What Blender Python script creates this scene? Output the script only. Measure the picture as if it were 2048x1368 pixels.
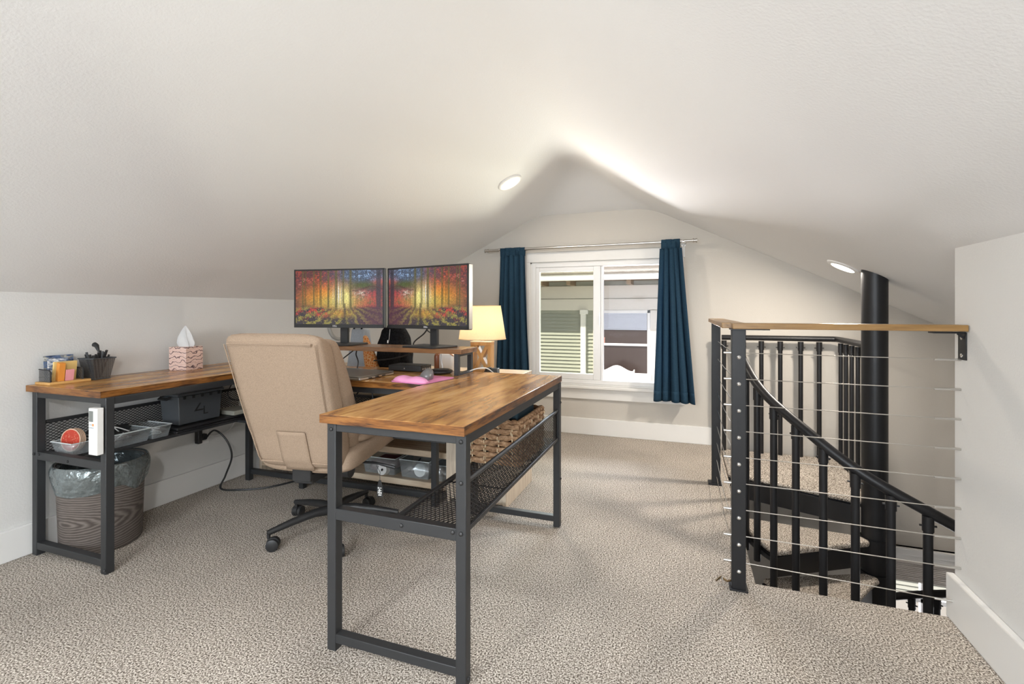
import bpy, bmesh, math, random
import numpy as np
from mathutils import Vector, Matrix, noise as mn
random.seed(7)
S = bpy.context.scene
for o in list(bpy.data.objects): bpy.data.objects.remove(o)
COL = S.collection
PI = math.pi
def R(d): return math.radians(d)

# ------------------------------------------------------------------ camera
H = 1.077
cd = bpy.data.cameras.new('camera'); cam = bpy.data.objects.new('camera', cd); COL.objects.link(cam)
cam.location = (0, 0, H); cam.rotation_euler = (R(90), 0, R(19.7))
cd.sensor_width = 36; cd.lens = 966.6/2048*36; cd.shift_y = -(684-621.9)/2048
cd.clip_start = .02; cd.clip_end = 200
S.camera = cam
# ------------------------------------------------------------------ world, sun, exposure
S.view_settings.view_transform = 'Standard'; S.view_settings.look = 'None'
S.view_settings.gamma = 1; S.view_settings.use_curve_mapping = False
S.view_settings.exposure = 0.02
w = bpy.data.worlds.new('sky'); S.world = w; w.use_nodes = True
nt = w.node_tree; bg = nt.nodes['Background']
sk = nt.nodes.new('ShaderNodeTexSky'); sk.sky_type = 'NISHITA'; sk.sun_disc = False
sk.sun_elevation = R(55); sk.sun_rotation = R(200); sk.air_density = 1; sk.dust_density = 1.5
nt.links.new(sk.outputs[0], bg.inputs[0]); bg.inputs[1].default_value = .10
def light(name, kind, loc, rot, power, color=(1,1,1), **k):
    l = bpy.data.lights.new(name, kind); l.energy = power; l.color = color
    for a, b in k.items(): setattr(l, a, b)
    o = bpy.data.objects.new(name, l); COL.objects.link(o); o.location = loc; o.rotation_euler = rot
    return o
light('sun', 'SUN', (0,-5,10), (R(36), 0, R(-28)), 6.3, (1,.95,.86), angle=R(.6))
# soft fill light added behind the camera, set in an invented rear window
light('rear_fill_light', 'AREA', (-.76,-3.12,1.22), (R(93),0,0), 112, (.84,.93,1.0), shape='RECTANGLE', size=1.9, size_y=1.1)

# added area light standing in for assumed sun bounce up through the far window
light('added_bounce_light', 'AREA', (-1.0,7.05,-.42), (R(-118),0,0), 350, (1,.99,.97), shape='RECTANGLE', size=2.2, size_y=.6)
light('added_far_window_light', 'AREA', (-.5,7.6,2.62), (R(-66),0,0), 420, (.80,.90,1.0), shape='RECTANGLE', size=2.6, size_y=.8)  # unseen area light added outside the far window to brighten the floor
light('added_stair_window_light', 'AREA', (1.62,4.62,-1.3), (R(-90),0,0), 42, (.97,.985,1), shape='RECTANGLE', size=.9, size_y=1.5)  # area light added outside the stair window for its glare and brightness

# ------------------------------------------------------------------ materials
def mat(name, col, rough=.5, metal=0, spec=.5, bump=None, bscale=100, bdist=.001, alpha=None):
    m = bpy.data.materials.new(name); m.use_nodes = True
    n = m.node_tree.nodes; b = n['Principled BSDF']
    b.inputs['Base Color'].default_value = (*col, 1); b.inputs['Roughness'].default_value = rough
    b.inputs['Metallic'].default_value = metal; b.inputs['Specular IOR Level'].default_value = spec
    if bump: add_bump(m, bump, bscale, bdist)
    return m
def N(m, t, **k):
    n = m.node_tree.nodes.new(t)
    for a, b in k.items(): setattr(n, a, b)
    return n
def L(m, a, b): m.node_tree.links.new(a, b)
def BS(m): return m.node_tree.nodes['Principled BSDF']
def add_bump(m, strength, scale, dist, detail=3):
    tc = N(m, 'ShaderNodeTexCoord'); no = N(m, 'ShaderNodeTexNoise')
    no.inputs['Scale'].default_value = scale; no.inputs['Detail'].default_value = detail
    bp = N(m, 'ShaderNodeBump'); bp.inputs['Strength'].default_value = strength; bp.inputs['Distance'].default_value = dist
    L(m, tc.outputs['Object'], no.inputs['Vector']); L(m, no.outputs['Fac'], bp.inputs['Height'])
    L(m, bp.outputs['Normal'], BS(m).inputs['Normal']); return tc, no
def ramp(m, fac, stops):
    r = N(m, 'ShaderNodeValToRGB'); e = r.color_ramp.elements
    while len(e) < len(stops): e.new(.5)
    for x, (p, c) in zip(e, stops): x.position = p; x.color = (*c, 1)
    L(m, fac, r.inputs['Fac']); return r
def mapping(m, scale, rot=(0,0,0)):
    tc = N(m, 'ShaderNodeTexCoord'); mp = N(m, 'ShaderNodeMapping'); mp.inputs['Scale'].default_value = scale
    mp.inputs['Rotation'].default_value = rot
    L(m, tc.outputs['Object'], mp.inputs['Vector']); return mp.outputs['Vector']
def speckle(name, stops, scale=160, rough=.95, big=.0, bs=.6, bd=.004, detail=4, nr=.65):
    m = mat(name, (1,1,1), rough, spec=.15); tc, no = add_bump(m, bs, scale, bd, detail); no.inputs['Roughness'].default_value = nr
    r = ramp(m, no.outputs['Fac'], stops); out = r.outputs[0]
    if big:
        n2 = N(m, 'ShaderNodeTexNoise'); n2.inputs['Scale'].default_value = 1.7; n2.inputs['Detail'].default_value = 4
        L(m, tc.outputs['Object'], n2.inputs['Vector'])
        r2 = ramp(m, n2.outputs['Fac'], [(.35, (1-big,)*3), (.65, (1,1,1))])
        mx = N(m, 'ShaderNodeMix', data_type='RGBA', blend_type='MULTIPLY'); mx.inputs[0].default_value = 1
        L(m, out, mx.inputs[6]); L(m, r2.outputs[0], mx.inputs[7]); out = mx.outputs[2]
    L(m, out, BS(m).inputs['Base Color']); return m
def wood(name, stops, axis=1, rough=.35, stretch=.12, scale=9, coat=0):
    m = mat(name, (1,1,1), rough)
    sc = [1,1,1]; sc[axis] = stretch
    v = mapping(m, [s*scale for s in sc])
    n1 = N(m, 'ShaderNodeTexNoise'); n1.inputs['Scale'].default_value = 1.6; n1.inputs['Detail'].default_value = 8; n1.inputs['Roughness'].default_value = .55; n1.inputs['Distortion'].default_value = .5
    L(m, v, n1.inputs['Vector'])
    n2 = N(m, 'ShaderNodeTexNoise'); n2.inputs['Scale'].default_value = 9; n2.inputs['Detail'].default_value = 4
    L(m, v, n2.inputs['Vector'])
    ad = N(m, 'ShaderNodeMath', operation='MULTIPLY_ADD'); ad.inputs[1].default_value = .28; L(m, n2.outputs['Fac'], ad.inputs[0])
    m2 = N(m, 'ShaderNodeMath', operation='MULTIPLY'); m2.inputs[1].default_value = .76; L(m, n1.outputs['Fac'], m2.inputs[0]); L(m, m2.outputs[0], ad.inputs[2])
    r = ramp(m, ad.outputs[0], stops); L(m, r.outputs[0], BS(m).inputs['Base Color'])
    bp = N(m, 'ShaderNodeBump'); bp.inputs['Strength'].default_value = .12; bp.inputs['Distance'].default_value = .001
    L(m, n2.outputs['Fac'], bp.inputs['Height']); L(m, bp.outputs['Normal'], BS(m).inputs['Normal'])
    return m
def emit(name, col, st):
    m = mat(name, col); b = BS(m); b.inputs['Emission Color'].default_value = (*col, 1); b.inputs['Emission Strength'].default_value = st; return m
def clear(name, tint, gloss=.06, haze=0., rough=.03):
    m = bpy.data.materials.new(name); m.use_nodes = True; t = m.node_tree; t.nodes.clear()
    o = t.nodes.new('ShaderNodeOutputMaterial'); tr = t.nodes.new('ShaderNodeBsdfTransparent'); tr.inputs[0].default_value = (*tint, 1)
    g = t.nodes.new('ShaderNodeBsdfGlossy'); g.inputs['Roughness'].default_value = rough
    mx = t.nodes.new('ShaderNodeMixShader'); mx.inputs[0].default_value = gloss
    t.links.new(tr.outputs[0], mx.inputs[1]); t.links.new(g.outputs[0], mx.inputs[2]); out = mx
    if haze:
        d = t.nodes.new('ShaderNodeBsdfDiffuse'); d.inputs[0].default_value = (.8,.82,.83,1)
        m2 = t.nodes.new('ShaderNodeMixShader'); m2.inputs[0].default_value = haze
        t.links.new(mx.outputs[0], m2.inputs[1]); t.links.new(d.outputs[0], m2.inputs[2]); out = m2
    t.links.new(out.outputs[0], o.inputs[0]); return m
def cloth(name, col, trans=.25, scale=700, weave=.25):
    m = bpy.data.materials.new(name); m.use_nodes = True; b = BS(m)
    b.inputs['Roughness'].default_value = .9; b.inputs['Specular IOR Level'].default_value = .1
    tc, no = add_bump(m, .4, scale, .0006)
    r = ramp(m, no.outputs['Fac'], [(.3, tuple(c*(1-weave) for c in col)), (.7, tuple(min(1,c*(1+weave)) for c in col))])
    L(m, r.outputs[0], b.inputs['Base Color'])
    if trans:
        t = N(m, 'ShaderNodeBsdfTranslucent'); L(m, r.outputs[0], t.inputs[0])
        mx = N(m, 'ShaderNodeMixShader'); mx.inputs[0].default_value = trans
        L(m, b.outputs[0], mx.inputs[1]); L(m, t.outputs[0], mx.inputs[2])
        L(m, mx.outputs[0], m.node_tree.nodes['Material Output'].inputs[0])
    return m
M = {}
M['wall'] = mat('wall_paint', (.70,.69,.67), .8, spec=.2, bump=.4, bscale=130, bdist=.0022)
M['ceil'] = mat('ceiling_paint', (.82,.82,.82), .8, spec=.2, bump=.4, bscale=125, bdist=.0024)
M['wallfar'] = mat('toned_wall_paint', (.60,.568,.522), .8, spec=.2, bump=.4, bscale=130, bdist=.0022)  # wall paint made darker and warmer to offset the bright right ceiling lamp
M['trim'] = mat('white_trim', (.80,.79,.77), .4)
M['vinyl'] = mat('white_vinyl', (.84,.84,.84), .35)
M['carpet'] = speckle('carpet_floor', [(.39,(.065,.050,.038)), (.46,(.31,.262,.215)), (.53,(.58,.515,.445)), (.60,(.92,.86,.78))], 190, big=.22, bs=.8, bd=.005, detail=4, nr=.65)
M['black'] = mat('black_metal', (.018,.018,.020), .42, .3, bump=.15, bscale=400, bdist=.0004)
M['char'] = mat('charcoal_metal', (.030,.031,.033), .48, .1, bump=.12, bscale=500, bdist=.0004)
M['plast'] = mat('black_plastic', (.02,.02,.021), .45)
M['gplast'] = mat('grey_plastic', (.075,.082,.09), .5)
M['steel'] = mat('brushed_steel', (.62,.60,.57), .28, 1)
M['chrome'] = mat('chrome', (.8,.8,.8), .12, 1)
M['white'] = mat('white_plastic', (.82,.81,.79), .4)
M['paper'] = mat('paper', (.85,.85,.83), .8)
ST = [(.36,(.13,.055,.022)), (.44,(.30,.135,.045)), (.52,(.47,.235,.075)), (.60,(.60,.33,.115)), (.70,(.66,.41,.17))]
M['wy'] = wood('rustic_wood_lengthwise', ST, 1, .24, .16, 7)
SE = [(.40,(.035,.012,.004)), (.47,(.12,.042,.009)), (.55,(.23,.088,.018)), (.68,(.31,.135,.034))]
M['ey'] = wood('edge_band_wood_lengthwise', SE, 1, .35, .1, 34); M['ex'] = wood('edge_band_wood_crosswise', SE, 0, .35, .1, 34)
M['wx'] = wood('rustic_wood_crosswise', ST, 0, .24, .16, 7)
SD = [(.32,(.10,.045,.02)), (.48,(.21,.10,.042)), (.66,(.32,.17,.08))]
M['wdx'] = wood('dark_rustic_wood', SD, 0, .25)
M['oak'] = wood('light_oak', [(.35,(.50,.40,.30)), (.5,(.66,.55,.43)), (.68,(.76,.66,.53))], 2, .5, .08, 30)
M['oakx'] = wood('light_oak_crosswise', [(.35,(.40,.29,.19)), (.5,(.58,.45,.32)), (.68,(.70,.58,.44))], 0, .5, .08, 30)
M['rail'] = wood('rail_wood', [(.35,(.20,.105,.032)), (.55,(.32,.18,.062)), (.7,(.42,.26,.11))], 0, .3, .1, 20)
M['lampw'] = wood('lamp_wood', [(.3,(.30,.14,.04)), (.5,(.52,.27,.09)), (.7,(.66,.38,.15))], 2, .45, .12, 30)
M['chair'] = cloth('tan_fabric', (.355,.262,.190), 0, 520, .28)
M['navy'] = cloth('navy_linen', (.040,.092,.150), .45, 420, .4)
M['glassL'] = clear('window_glass_tinted', (.90,.90,.83), .003)
M['glassR'] = clear('window_glass', (.97,.96,.97), .003)
M['clear'] = clear('clear_plastic', (.86,.89,.90), .10, .16, .15)
M['dglass'] = mat('dark_glass', (.050,.034,.030), .25, spec=.4)
M['lens'] = emit('lit_lens', (1,.97,.92), 9)

# ------------------------------------------------------------------ mesh builder
class MB:
    def __init__(s): s.v = []; s.f = []; s.sm = []
    def add(s, vs, fs, smooth=False):
        b = len(s.v); s.v += [tuple(v) for v in vs]; s.f += [tuple(i+b for i in f) for f in fs]; s.sm += [smooth]*len(fs); return s
    def box(s, x0,x1,y0,y1,z0,z1):
        vs = [(x,y,z) for z in (z0,z1) for y in (y0,y1) for x in (x0,x1)]
        return s.add(vs, [(0,2,3,1),(4,5,7,6),(0,1,5,4),(2,6,7,3),(0,4,6,2),(1,3,7,5)])
    def hexa(s, b4, t4):   # bottom ring (ccw from above), top ring
        return s.add(list(b4)+list(t4), [(3,2,1,0),(4,5,6,7)]+[(i,(i+1)%4,4+(i+1)%4,4+i) for i in range(4)])
    def beam(s, p, q, w, h, up=(0,0,1)):
        p, q = Vector(p), Vector(q); d = (q-p).normalized(); u = Vector(up)
        if abs(d.dot(u)) > .95: u = Vector((1,0,0))
        a = d.cross(u).normalized(); u = a.cross(d)
        r = [(-1,-1),(1,-1),(1,1),(-1,1)]
        vs = [c + a*w/2*i + u*h/2*j for c in (p,q) for i,j in r]
        return s.add(vs, [(0,1,2,3),(7,6,5,4)]+[(i,i+4,(i+1)%4+4,(i+1)%4) for i in range(4)])
    def tube(s, pts, r, seg=10, closed=False, cap=True):
        pts = [Vector(p) for p in pts]; n = len(pts); rs = r if isinstance(r,(list,tuple)) else [r]*n
        vs = []; prev = None
        for i, p in enumerate(pts):
            if closed: d = pts[(i+1)%n]-pts[i-1]
            else: d = pts[min(i+1,n-1)]-pts[max(i-1,0)]
            d.normalize()
            if prev is None:
                u = Vector((0,0,1)) if abs(d.z) < .9 else Vector((1,0,0)); a = d.cross(u).normalized()
            else:
                a = prev - d*prev.dot(d)
                if a.length < 1e-5: a = d.cross(Vector((.3,.2,1)))
                a.normalize()
            prev = a; b = d.cross(a)
            vs += [p + (a*math.cos(2*PI*k/seg)+b*math.sin(2*PI*k/seg))*rs[i] for k in range(seg)]
        fs = [(i*seg+k, i*seg+(k+1)%seg, (i+1)%n*seg+(k+1)%seg, (i+1)%n*seg+k) for i in range(n if closed else n-1) for k in range(seg)]
        s.add(vs, fs, True)
        if cap and not closed: s.add(vs[:seg], [tuple(range(seg))[::-1]]); s.add(vs[-seg:], [tuple(range(seg))])
        return s
    def lathe(s, prof, c=(0,0,0), seg=32, mtx=None):
        vs = [Vector((r*math.cos(2*PI*k/seg), r*math.sin(2*PI*k/seg), z)) for r, z in prof for k in range(seg)]
        if mtx: vs = [mtx @ v for v in vs]
        vs = [v+Vector(c) for v in vs]
        return s.add(vs, [(i*seg+k, i*seg+(k+1)%seg, (i+1)*seg+(k+1)%seg, (i+1)*seg+k) for i in range(len(prof)-1) for k in range(seg)], True)
    def prism(s, poly, z0, z1):
        n = len(poly); vs = [(x,y,z0) for x,y in poly]+[(x,y,z1) for x,y in poly]
        return s.add(vs, [tuple(range(n))[::-1], tuple(range(n,2*n))]+[(i,(i+1)%n,n+(i+1)%n,n+i) for i in range(n)])
    def grid(s, fn, nu, nv, smooth=True):
        vs = [fn(i/nu, j/nv) for j in range(nv+1) for i in range(nu+1)]
        return s.add(vs, [(j*(nu+1)+i, j*(nu+1)+i+1, (j+1)*(nu+1)+i+1, (j+1)*(nu+1)+i) for j in range(nv) for i in range(nu)], smooth)
    def loft(s, rings, smooth=True):
        n = len(rings[0]); vs = [p for r in rings for p in r]
        fs = [(i*n+k, i*n+(k+1)%n, (i+1)*n+(k+1)%n, (i+1)*n+k) for i in range(len(rings)-1) for k in range(n)]
        fs += [tuple(range(n))[::-1], tuple(range((len(rings)-1)*n, len(rings)*n))]
        return s.add(vs, fs, smooth)
    def rot(s, m):
        s.v = [tuple(m @ Vector(v)) for v in s.v]; return s
    def move(s, d):
        s.v = [(v[0]+d[0], v[1]+d[1], v[2]+d[2]) for v in s.v]; return s
def part(name, mb, m, parent=None, bev=0, solid=0, sub=0, label=None, angle=40, local=False, seg=2):
    me = bpy.data.meshes.new(name)
    off = Vector((0,0,0))
    if parent is not None and not local:
        p = parent
        while p is not None: off += p.location; p = p.parent
    me.from_pydata([tuple(Vector(v)-off) for v in mb.v], [], mb.f)
    me.polygons.foreach_set('use_smooth', [True]*len(me.polygons)); me.update()
    bm = bmesh.new(); bm.from_mesh(me); bmesh.ops.recalc_face_normals(bm, faces=bm.faces); bm.to_mesh(me); bm.free()
    try: me.set_sharp_from_angle(angle=R(angle))
    except Exception: pass
    me.materials.append(M[m] if isinstance(m, str) else m)
    o = bpy.data.objects.new(name, me); COL.objects.link(o)
    if parent is not None: o.parent = parent
    if sub: md = o.modifiers.new('sub', 'SUBSURF'); md.levels = sub; md.render_levels = sub
    if solid: md = o.modifiers.new('solid', 'SOLIDIFY'); md.thickness = solid; md.offset = 0
    if bev: md = o.modifiers.new('bevel', 'BEVEL'); md.width = bev; md.segments = seg; md.limit_method = 'ANGLE'; md.angle_limit = R(50)
    if label: o['label'] = label
    return o
def tag(o, label, cat, group=None, kind=None):
    o['label'] = label; o['category'] = cat
    if group: o['group'] = group
    if kind: o['kind'] = kind
    return o
def thing(name, label, cat, loc=(0,0,0), rz=0, group=None):
    o = bpy.data.objects.new(name, None); o.empty_display_size = .05; COL.objects.link(o)
    o.location = loc; o.rotation_euler = (0,0,rz); return tag(o, label, cat, group)
def struct(name, mb=None, m=None, loc=None, **k):
    if mb is None:
        o = bpy.data.objects.new(name, None); o.empty_display_size = .05; COL.objects.link(o); o.location = loc or (0,0,0)
    else: o = part(name, mb, m, **k)
    o['kind'] = 'structure'; return o
def copy_tree(o, parent=None):
    c = o.copy(); COL.objects.link(c)
    if parent is not None: c.parent = parent
    for ch in [x for x in bpy.data.objects if x.parent == o]: copy_tree(ch, c)
    return c
def text_mb(txt, size, mtx, depth=.0006, font=None):
    cu = bpy.data.curves.new('t', 'FONT'); cu.body = txt; cu.size = size; cu.extrude = depth; cu.align_x = 'CENTER'; cu.align_y = 'CENTER'
    o = bpy.data.objects.new('t', cu); COL.objects.link(o)
    dg = bpy.context.evaluated_depsgraph_get(); me = bpy.data.meshes.new_from_object(o.evaluated_get(dg))
    mb = MB(); mb.add([mtx @ v.co for v in me.vertices], [tuple(p.vertices) for p in me.polygons])
    bpy.data.objects.remove(o); bpy.data.curves.remove(cu); bpy.data.meshes.remove(me); return mb
def plane_m(origin, xdir, ydir):
    x = Vector(xdir).normalized(); y = Vector(ydir).normalized(); z = x.cross(y)
    return Matrix((( x.x,y.x,z.x,origin[0]),(x.y,y.y,z.y,origin[1]),(x.z,y.z,z.z,origin[2]),(0,0,0,1)))
def mesh_panel(o, ux, uy, Lx, Ly, p=.014, w=.0022, slope=.55, t=.0012):
    """expanded metal: two families of diagonal strands over a rectangle o + a*ux + b*uy"""
    o, ux, uy = Vector(o), Vector(ux).normalized(), Vector(uy).normalized(); mb = MB(); n = ux.cross(uy)*t
    ds = p*1.0
    for sg in (1,-1):
        c = -Ly/slope if sg > 0 else 0
        hi = Lx if sg > 0 else Lx+Ly/slope
        while c < hi:
            pts = []
            # a = c + sg*b/slope
            b0, b1 = 0., Ly
            for bb in (0,1):
                pass
            def a_of(b): return c + sg*b/slope
            bs = sorted([(0-c)*sg*slope, (Lx-c)*sg*slope]); b0 = max(0, bs[0]); b1 = min(Ly, bs[1])
            if b1-b0 > .002:
                mb.beam(o+ux*a_of(b0)+uy*b0, o+ux*a_of(b1)+uy*b1, w, t, n.normalized())
            c += ds
    return mb

# ------------------------------------------------------------------ setting: the attic shell
XL, XR, YF, YB = -2.745, .893, 4.20, -3.2
KZ = 1.159
def ceil_z(x, y):
    t = min(max((y-2.13)/2.07, 0), 1)
    if x < -.76:
        a = [(-2.745,1.159),(-2.09,1.512+.018*t),(-1.24,1.938+.01*t),(-.76,2.19)]
    else:
        a = [(-.76,2.19),(-.28,1.93+.008*t),(.893,1.297+.068*t),(1.85,.80+.085*t)]
    for (x0,z0),(x1,z1) in zip(a, a[1:]):
        if x <= x1 or (x1,z1) == a[-1]:
            z = z0+(z1-z0)*(x-x0)/(x1-x0); break
    d = abs(x+.76)
    if d < .16: z = 2.19-.5*.16 + .5*.16*(1-(d/.16)**2)*.5 + 0  # softened ridge
    return z
fl = MB()
fl.prism([(XL-.1,YB),(XR+.02,YB),(XR+.02,2.13),(.265,2.13),(.265,3.47),(.265,YF+.02),(XL-.1,YF+.02)], -.028, 0)
struct('floor', fl, 'carpet', bev=.014, seg=3)
st = MB()
st.prism([(XL-.1,YB),(XR+.02,YB),(XR+.02,2.10),(.245,2.10),(.245,YF+.02),(XL-.1,YF+.02)], -.32, -.028)
struct('trim_1', st, 'wall')
cx = sorted(set([XL-.02, XL+.0, -2.4,-2.09,-1.8,-1.5,-1.24,-1.0,-.92,-.88,-.84,-.80,-.76,-.72,-.68,-.64,-.60,-.5,-.28,0,.3,.6,.893,1.2,1.5,1.85]))
cy = [YB,-2,-1,0,1,1.6,2.13,2.6,3.0,3.3,3.6,3.8,4.0,4.22]
HY = 3.60
def cz(x, y):
    z = ceil_z(x, y)
    if y > HY-.25:      # clipped gable: sloping hip that cuts the ridge down to the head of the far wall
        zh = 2.175-(y-3.585)*(2.175-1.937)/(4.2-3.585)
        k = .03; h = max(0, 1-abs(z-zh)/(2*k)); z = min(z, zh) - k*h*h*.5
    return z
cxs = list(np.linspace(XL, 1.85, 120)); cys = [YB,-2,-1,0,1,1.6,2.13,2.6,3.0,3.2]+list(np.linspace(3.3,4.2,28))
ce = MB()
ce.grid(lambda a, b: (cxs[round(a*(len(cxs)-1))], cys[round(b*(len(cys)-1))], cz(cxs[round(a*(len(cxs)-1))], cys[round(b*(len(cys)-1))])), len(cxs)-1, len(cys)-1)
struct('ceiling', ce, 'ceil', angle=60)
rf = MB()   # outer roof skin, a little above, so daylight only comes in by the windows
rf.add([(XL-.5,YB-1.9,1.12),(-.76,YB-1.9,2.42),(-.76,YF+.35,2.42),(XL-.5,YF+.35,1.12)], [(0,1,2,3)])
rf.add([(2.4,YB-1.9,.9),(-.76,YB-1.9,2.42),(-.76,YF+.35,2.42),(2.4,YF+.35,.9)], [(3,2,1,0)])
struct('roof', rf, mat('asphalt_shingle', (.06,.06,.065), .9), solid=.04)
wl = MB().box(XL-.1, XL, YB, YF+.02, -.02, KZ+.004); struct('wall_left', wl, 'wall')
struct('wall_right', MB().box(XR, XR+.10, YB, 2.13, -.32, 1.36), 'wall', bev=.006)
# far gable wall with the window hole, continued down into the stairwell with a lower window
WX0, WX1, WZ0, WZ1 = -1.325, -.10, .425, 1.515
def gable(mb, y, thick, hole=None, zb=-2.6, x0=XL-.1, x1=2.2, xsp=None):
    xs = sorted(set(list(np.linspace(x0, x1, 60))+([hole[0],hole[1]] if hole else [])+[.265]))
    for a, b in zip(xs, xs[1:]):
        def top(x): return cz(min(max(x,XL),1.85), y)+.012
        segs = [[(zb, None)]]
        m = (a+b)/2; lo = zb if (m > .2 or zb > -1) else -.32
        def blk(z0a, z0b, z1a, z1b):
            mb.add([(a,y,z0a),(b,y,z0b),(b,y+thick,z0b),(a,y+thick,z0a),(a,y,z1a),(b,y,z1b),(b,y+thick,z1b),(a,y+thick,z1a)],
                   [(3,2,1,0),(4,5,6,7),(0,1,5,4),(1,2,6,5),(2,3,7,6),(3,0,4,7)])
        if hole and hole[0] <= m <= hole[1]:
            blk(lo,lo,hole[2],hole[2]); blk(hole[3],hole[3],top(a),top(b))
        else: blk(lo,lo,top(a),top(b))
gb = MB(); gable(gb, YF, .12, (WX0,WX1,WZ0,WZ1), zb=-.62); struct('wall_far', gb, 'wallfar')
gb = MB(); gable(gb, YB-.12, .12, (-1.75,.25,.68,1.75), zb=-.3, x1=1.0); struct('wall_rear', gb, 'wall')
# unseen rear window, added to frame the fill light behind the camera
w2 = struct('added_rear_window', None, loc=(-.76,YB-.06,.68))
f = MB()
for a in ((-1.75,-1.69,.68,1.75),(.19,.25,.68,1.75),(-.79,-.73,.68,1.75)): f.box(a[0],a[1],YB-.1,YB-.02,a[2],a[3])
f.box(-1.75,.25,YB-.1,YB-.02,.68,.74).box(-1.75,.25,YB-.1,YB-.02,1.69,1.75)
part('window_frame', f, 'vinyl', w2, bev=.004)
part('window_pane', MB().box(-1.69,.19,YB-.07,YB-.064,.74,1.69), 'glassR', w2)
# baseboards
struct('baseboard_left', MB().box(XL, XL+.016, YB, YF, 0, .135), 'trim', bev=.003)
struct('baseboard_far', MB().box(XL, .265, YF-.016, YF, 0, .142), 'trim', bev=.003)
struct('baseboard_right', MB().box(XR-.024, XR, YB, 2.13, 0, .155), 'trim', bev=.004)
# stairwell walls going down
struct('wall_stair_left', MB().box(.15,.262,2.12,YF,-2.6,-.032), 'wall')
struct('wall_stair_near', MB().box(.15,1.99,2.0,2.125,-2.6,-.032), 'wall')
struct('wall_stair_right', MB().box(1.85,1.97,2.0,YF+.1,-2.6,.95), 'wall')
struct('wall_stair_return', MB().box(XR+.1,1.86,2.03,2.13,-.05,1.36), 'wall')
struct('floor_lower', MB().box(.1,2.3,1.9,4.4,-2.66,-2.6), 'carpet')
# lower window in the stairwell far wall: white casing, raised grey wooden blind, bright glass
w3 = struct('window_3', None, loc=(1.9,YF,-1.6))
x0,x1 = 1.36, 1.845
c = MB().box(1.27,1.85,YF-.03,YF+.12,-.655,-.60).box(1.27,1.85,YF-.018,YF+.12,-.70,-.655).box(1.27,1.36,YF-.018,YF+.12,-2.0,-.655)
c.box(1.27,1.85,YF-.045,YF+.12,-.612,-.60).box(1.27,1.85,YF-.03,YF+.12,-2.1,-2.0)
part('window_casing', c, 'trim', w3, bev=.003)
bl = MB()
for k in range(11): bl.box(1.365,1.845,YF-.012+.001*(k%2),YF+.045,-.712-k*.0125-.009,-.712-k*.0125)
bl.box(1.36,1.85,YF-.02,YF+.05,-.712,-.70)
part('raised_blind', bl, wood('grey_blind_wood', [(.3,(.34,.30,.27)),(.5,(.52,.48,.44)),(.7,(.66,.61,.57))], 0, .6, .1, 40), w3, label='stacked grey wooden blind slats, raised')
part('window_pane', MB().box(1.36,1.85,YF+.075,YF+.08,-2.0,-.70), 'glassR', w3)
part('muntin', MB().box(1.595,1.612,YF+.06,YF+.095,-2.0,-.70).box(1.36,1.85,YF+.06,YF+.095,-1.02,-.99), 'vinyl', w3)
gb = MB().box(.1,1.27,YF,YF+.12,-2.6,-.62).box(1.27,2.2,YF,YF+.12,-2.6,-2.1).box(1.85,2.2,YF,YF+.12,-2.1,-.62).box(1.2,1.9,YF+.0,YF+.12,-.62,-.60)
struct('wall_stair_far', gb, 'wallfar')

# ------------------------------------------------------------------ window_1 : far gable slider
w1 = struct('window_1', None, loc=(-.71,YF,WZ0))
fr = MB(); a0,a1,b0,b1 = WX0+.015,WX1-.015,WZ0+.015,WZ1-.012
fr.box(a0,a0+.035,YF-.005,YF+.09,b0,b1).box(a1-.035,a1,YF-.005,YF+.09,b0,b1)
fr.box(a0+.0352,a1-.0352,YF-.0045,YF+.0895,b0+.0003,b0+.035).box(a0+.0352,a1-.0352,YF-.0045,YF+.0895,b1-.035,b1-.0003)
fr.box(-.690,-.672,YF+.015,YF+.085,b0+.0352,b1-.0352)
part('window_frame', fr, 'vinyl', w1, bev=.003)
sa = MB(); s0,s1 = a0+.036,-.6905
sa.box(s0,s0+.034,YF+.0,YF+.045,b0+.0355,b1-.0355).box(s1-.062,s1,YF+.0,YF+.045,b0+.0355,b1-.0355)
sa.box(s0+.0342,s1-.0622,YF+.0005,YF+.0445,b0+.036,b0+.085).box(s0+.0342,s1-.0622,YF+.0005,YF+.0445,b1-.075,b1-.036)
sash = part('sash', sa, 'vinyl', w1, bev=.003)
part('window_pane', MB().box(s0+.034,s1-.062,YF+.02,YF+.024,b0+.085,b1-.075), 'glassL', w1)
part('window_pane', MB().box(-.672,a1-.035,YF+.06,YF+.064,b0+.035,b1-.035), 'glassR', w1)
part('latch', MB().box(-.699,-.692,YF-.006,YF-.0001,.96,1.06), 'steel', w1)
cs = MB()
cs.box(WX0-.10,WX1+.10,YF-.02,YF,WZ1,WZ1+.085)          # head
cs.box(WX0-.09,WX0,YF-.018,YF,WZ0,WZ1).box(WX1,WX1+.09,YF-.018,YF,WZ0,WZ1)
cs.box(WX0-.10,WX1+.10,YF-.018,YF,WZ0-.115,WZ0-.022)    # apron
cs.box(WX0,WX0+.016,YF,YF+.06,WZ0,WZ1).box(WX1-.016,WX1,YF,YF+.06,WZ0,WZ1).box(WX0,WX1,YF,YF+.06,WZ1-.013,WZ1).box(WX0,WX1,YF,YF+.06,WZ0,WZ0+.016)
part('casing', cs, 'trim', w1, bev=.002)
part('window_sill', MB().box(WX0-.13,WX1+.13,YF-.05,YF+.01,WZ0-.024,WZ0), 'trim', w1, bev=.005)

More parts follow.
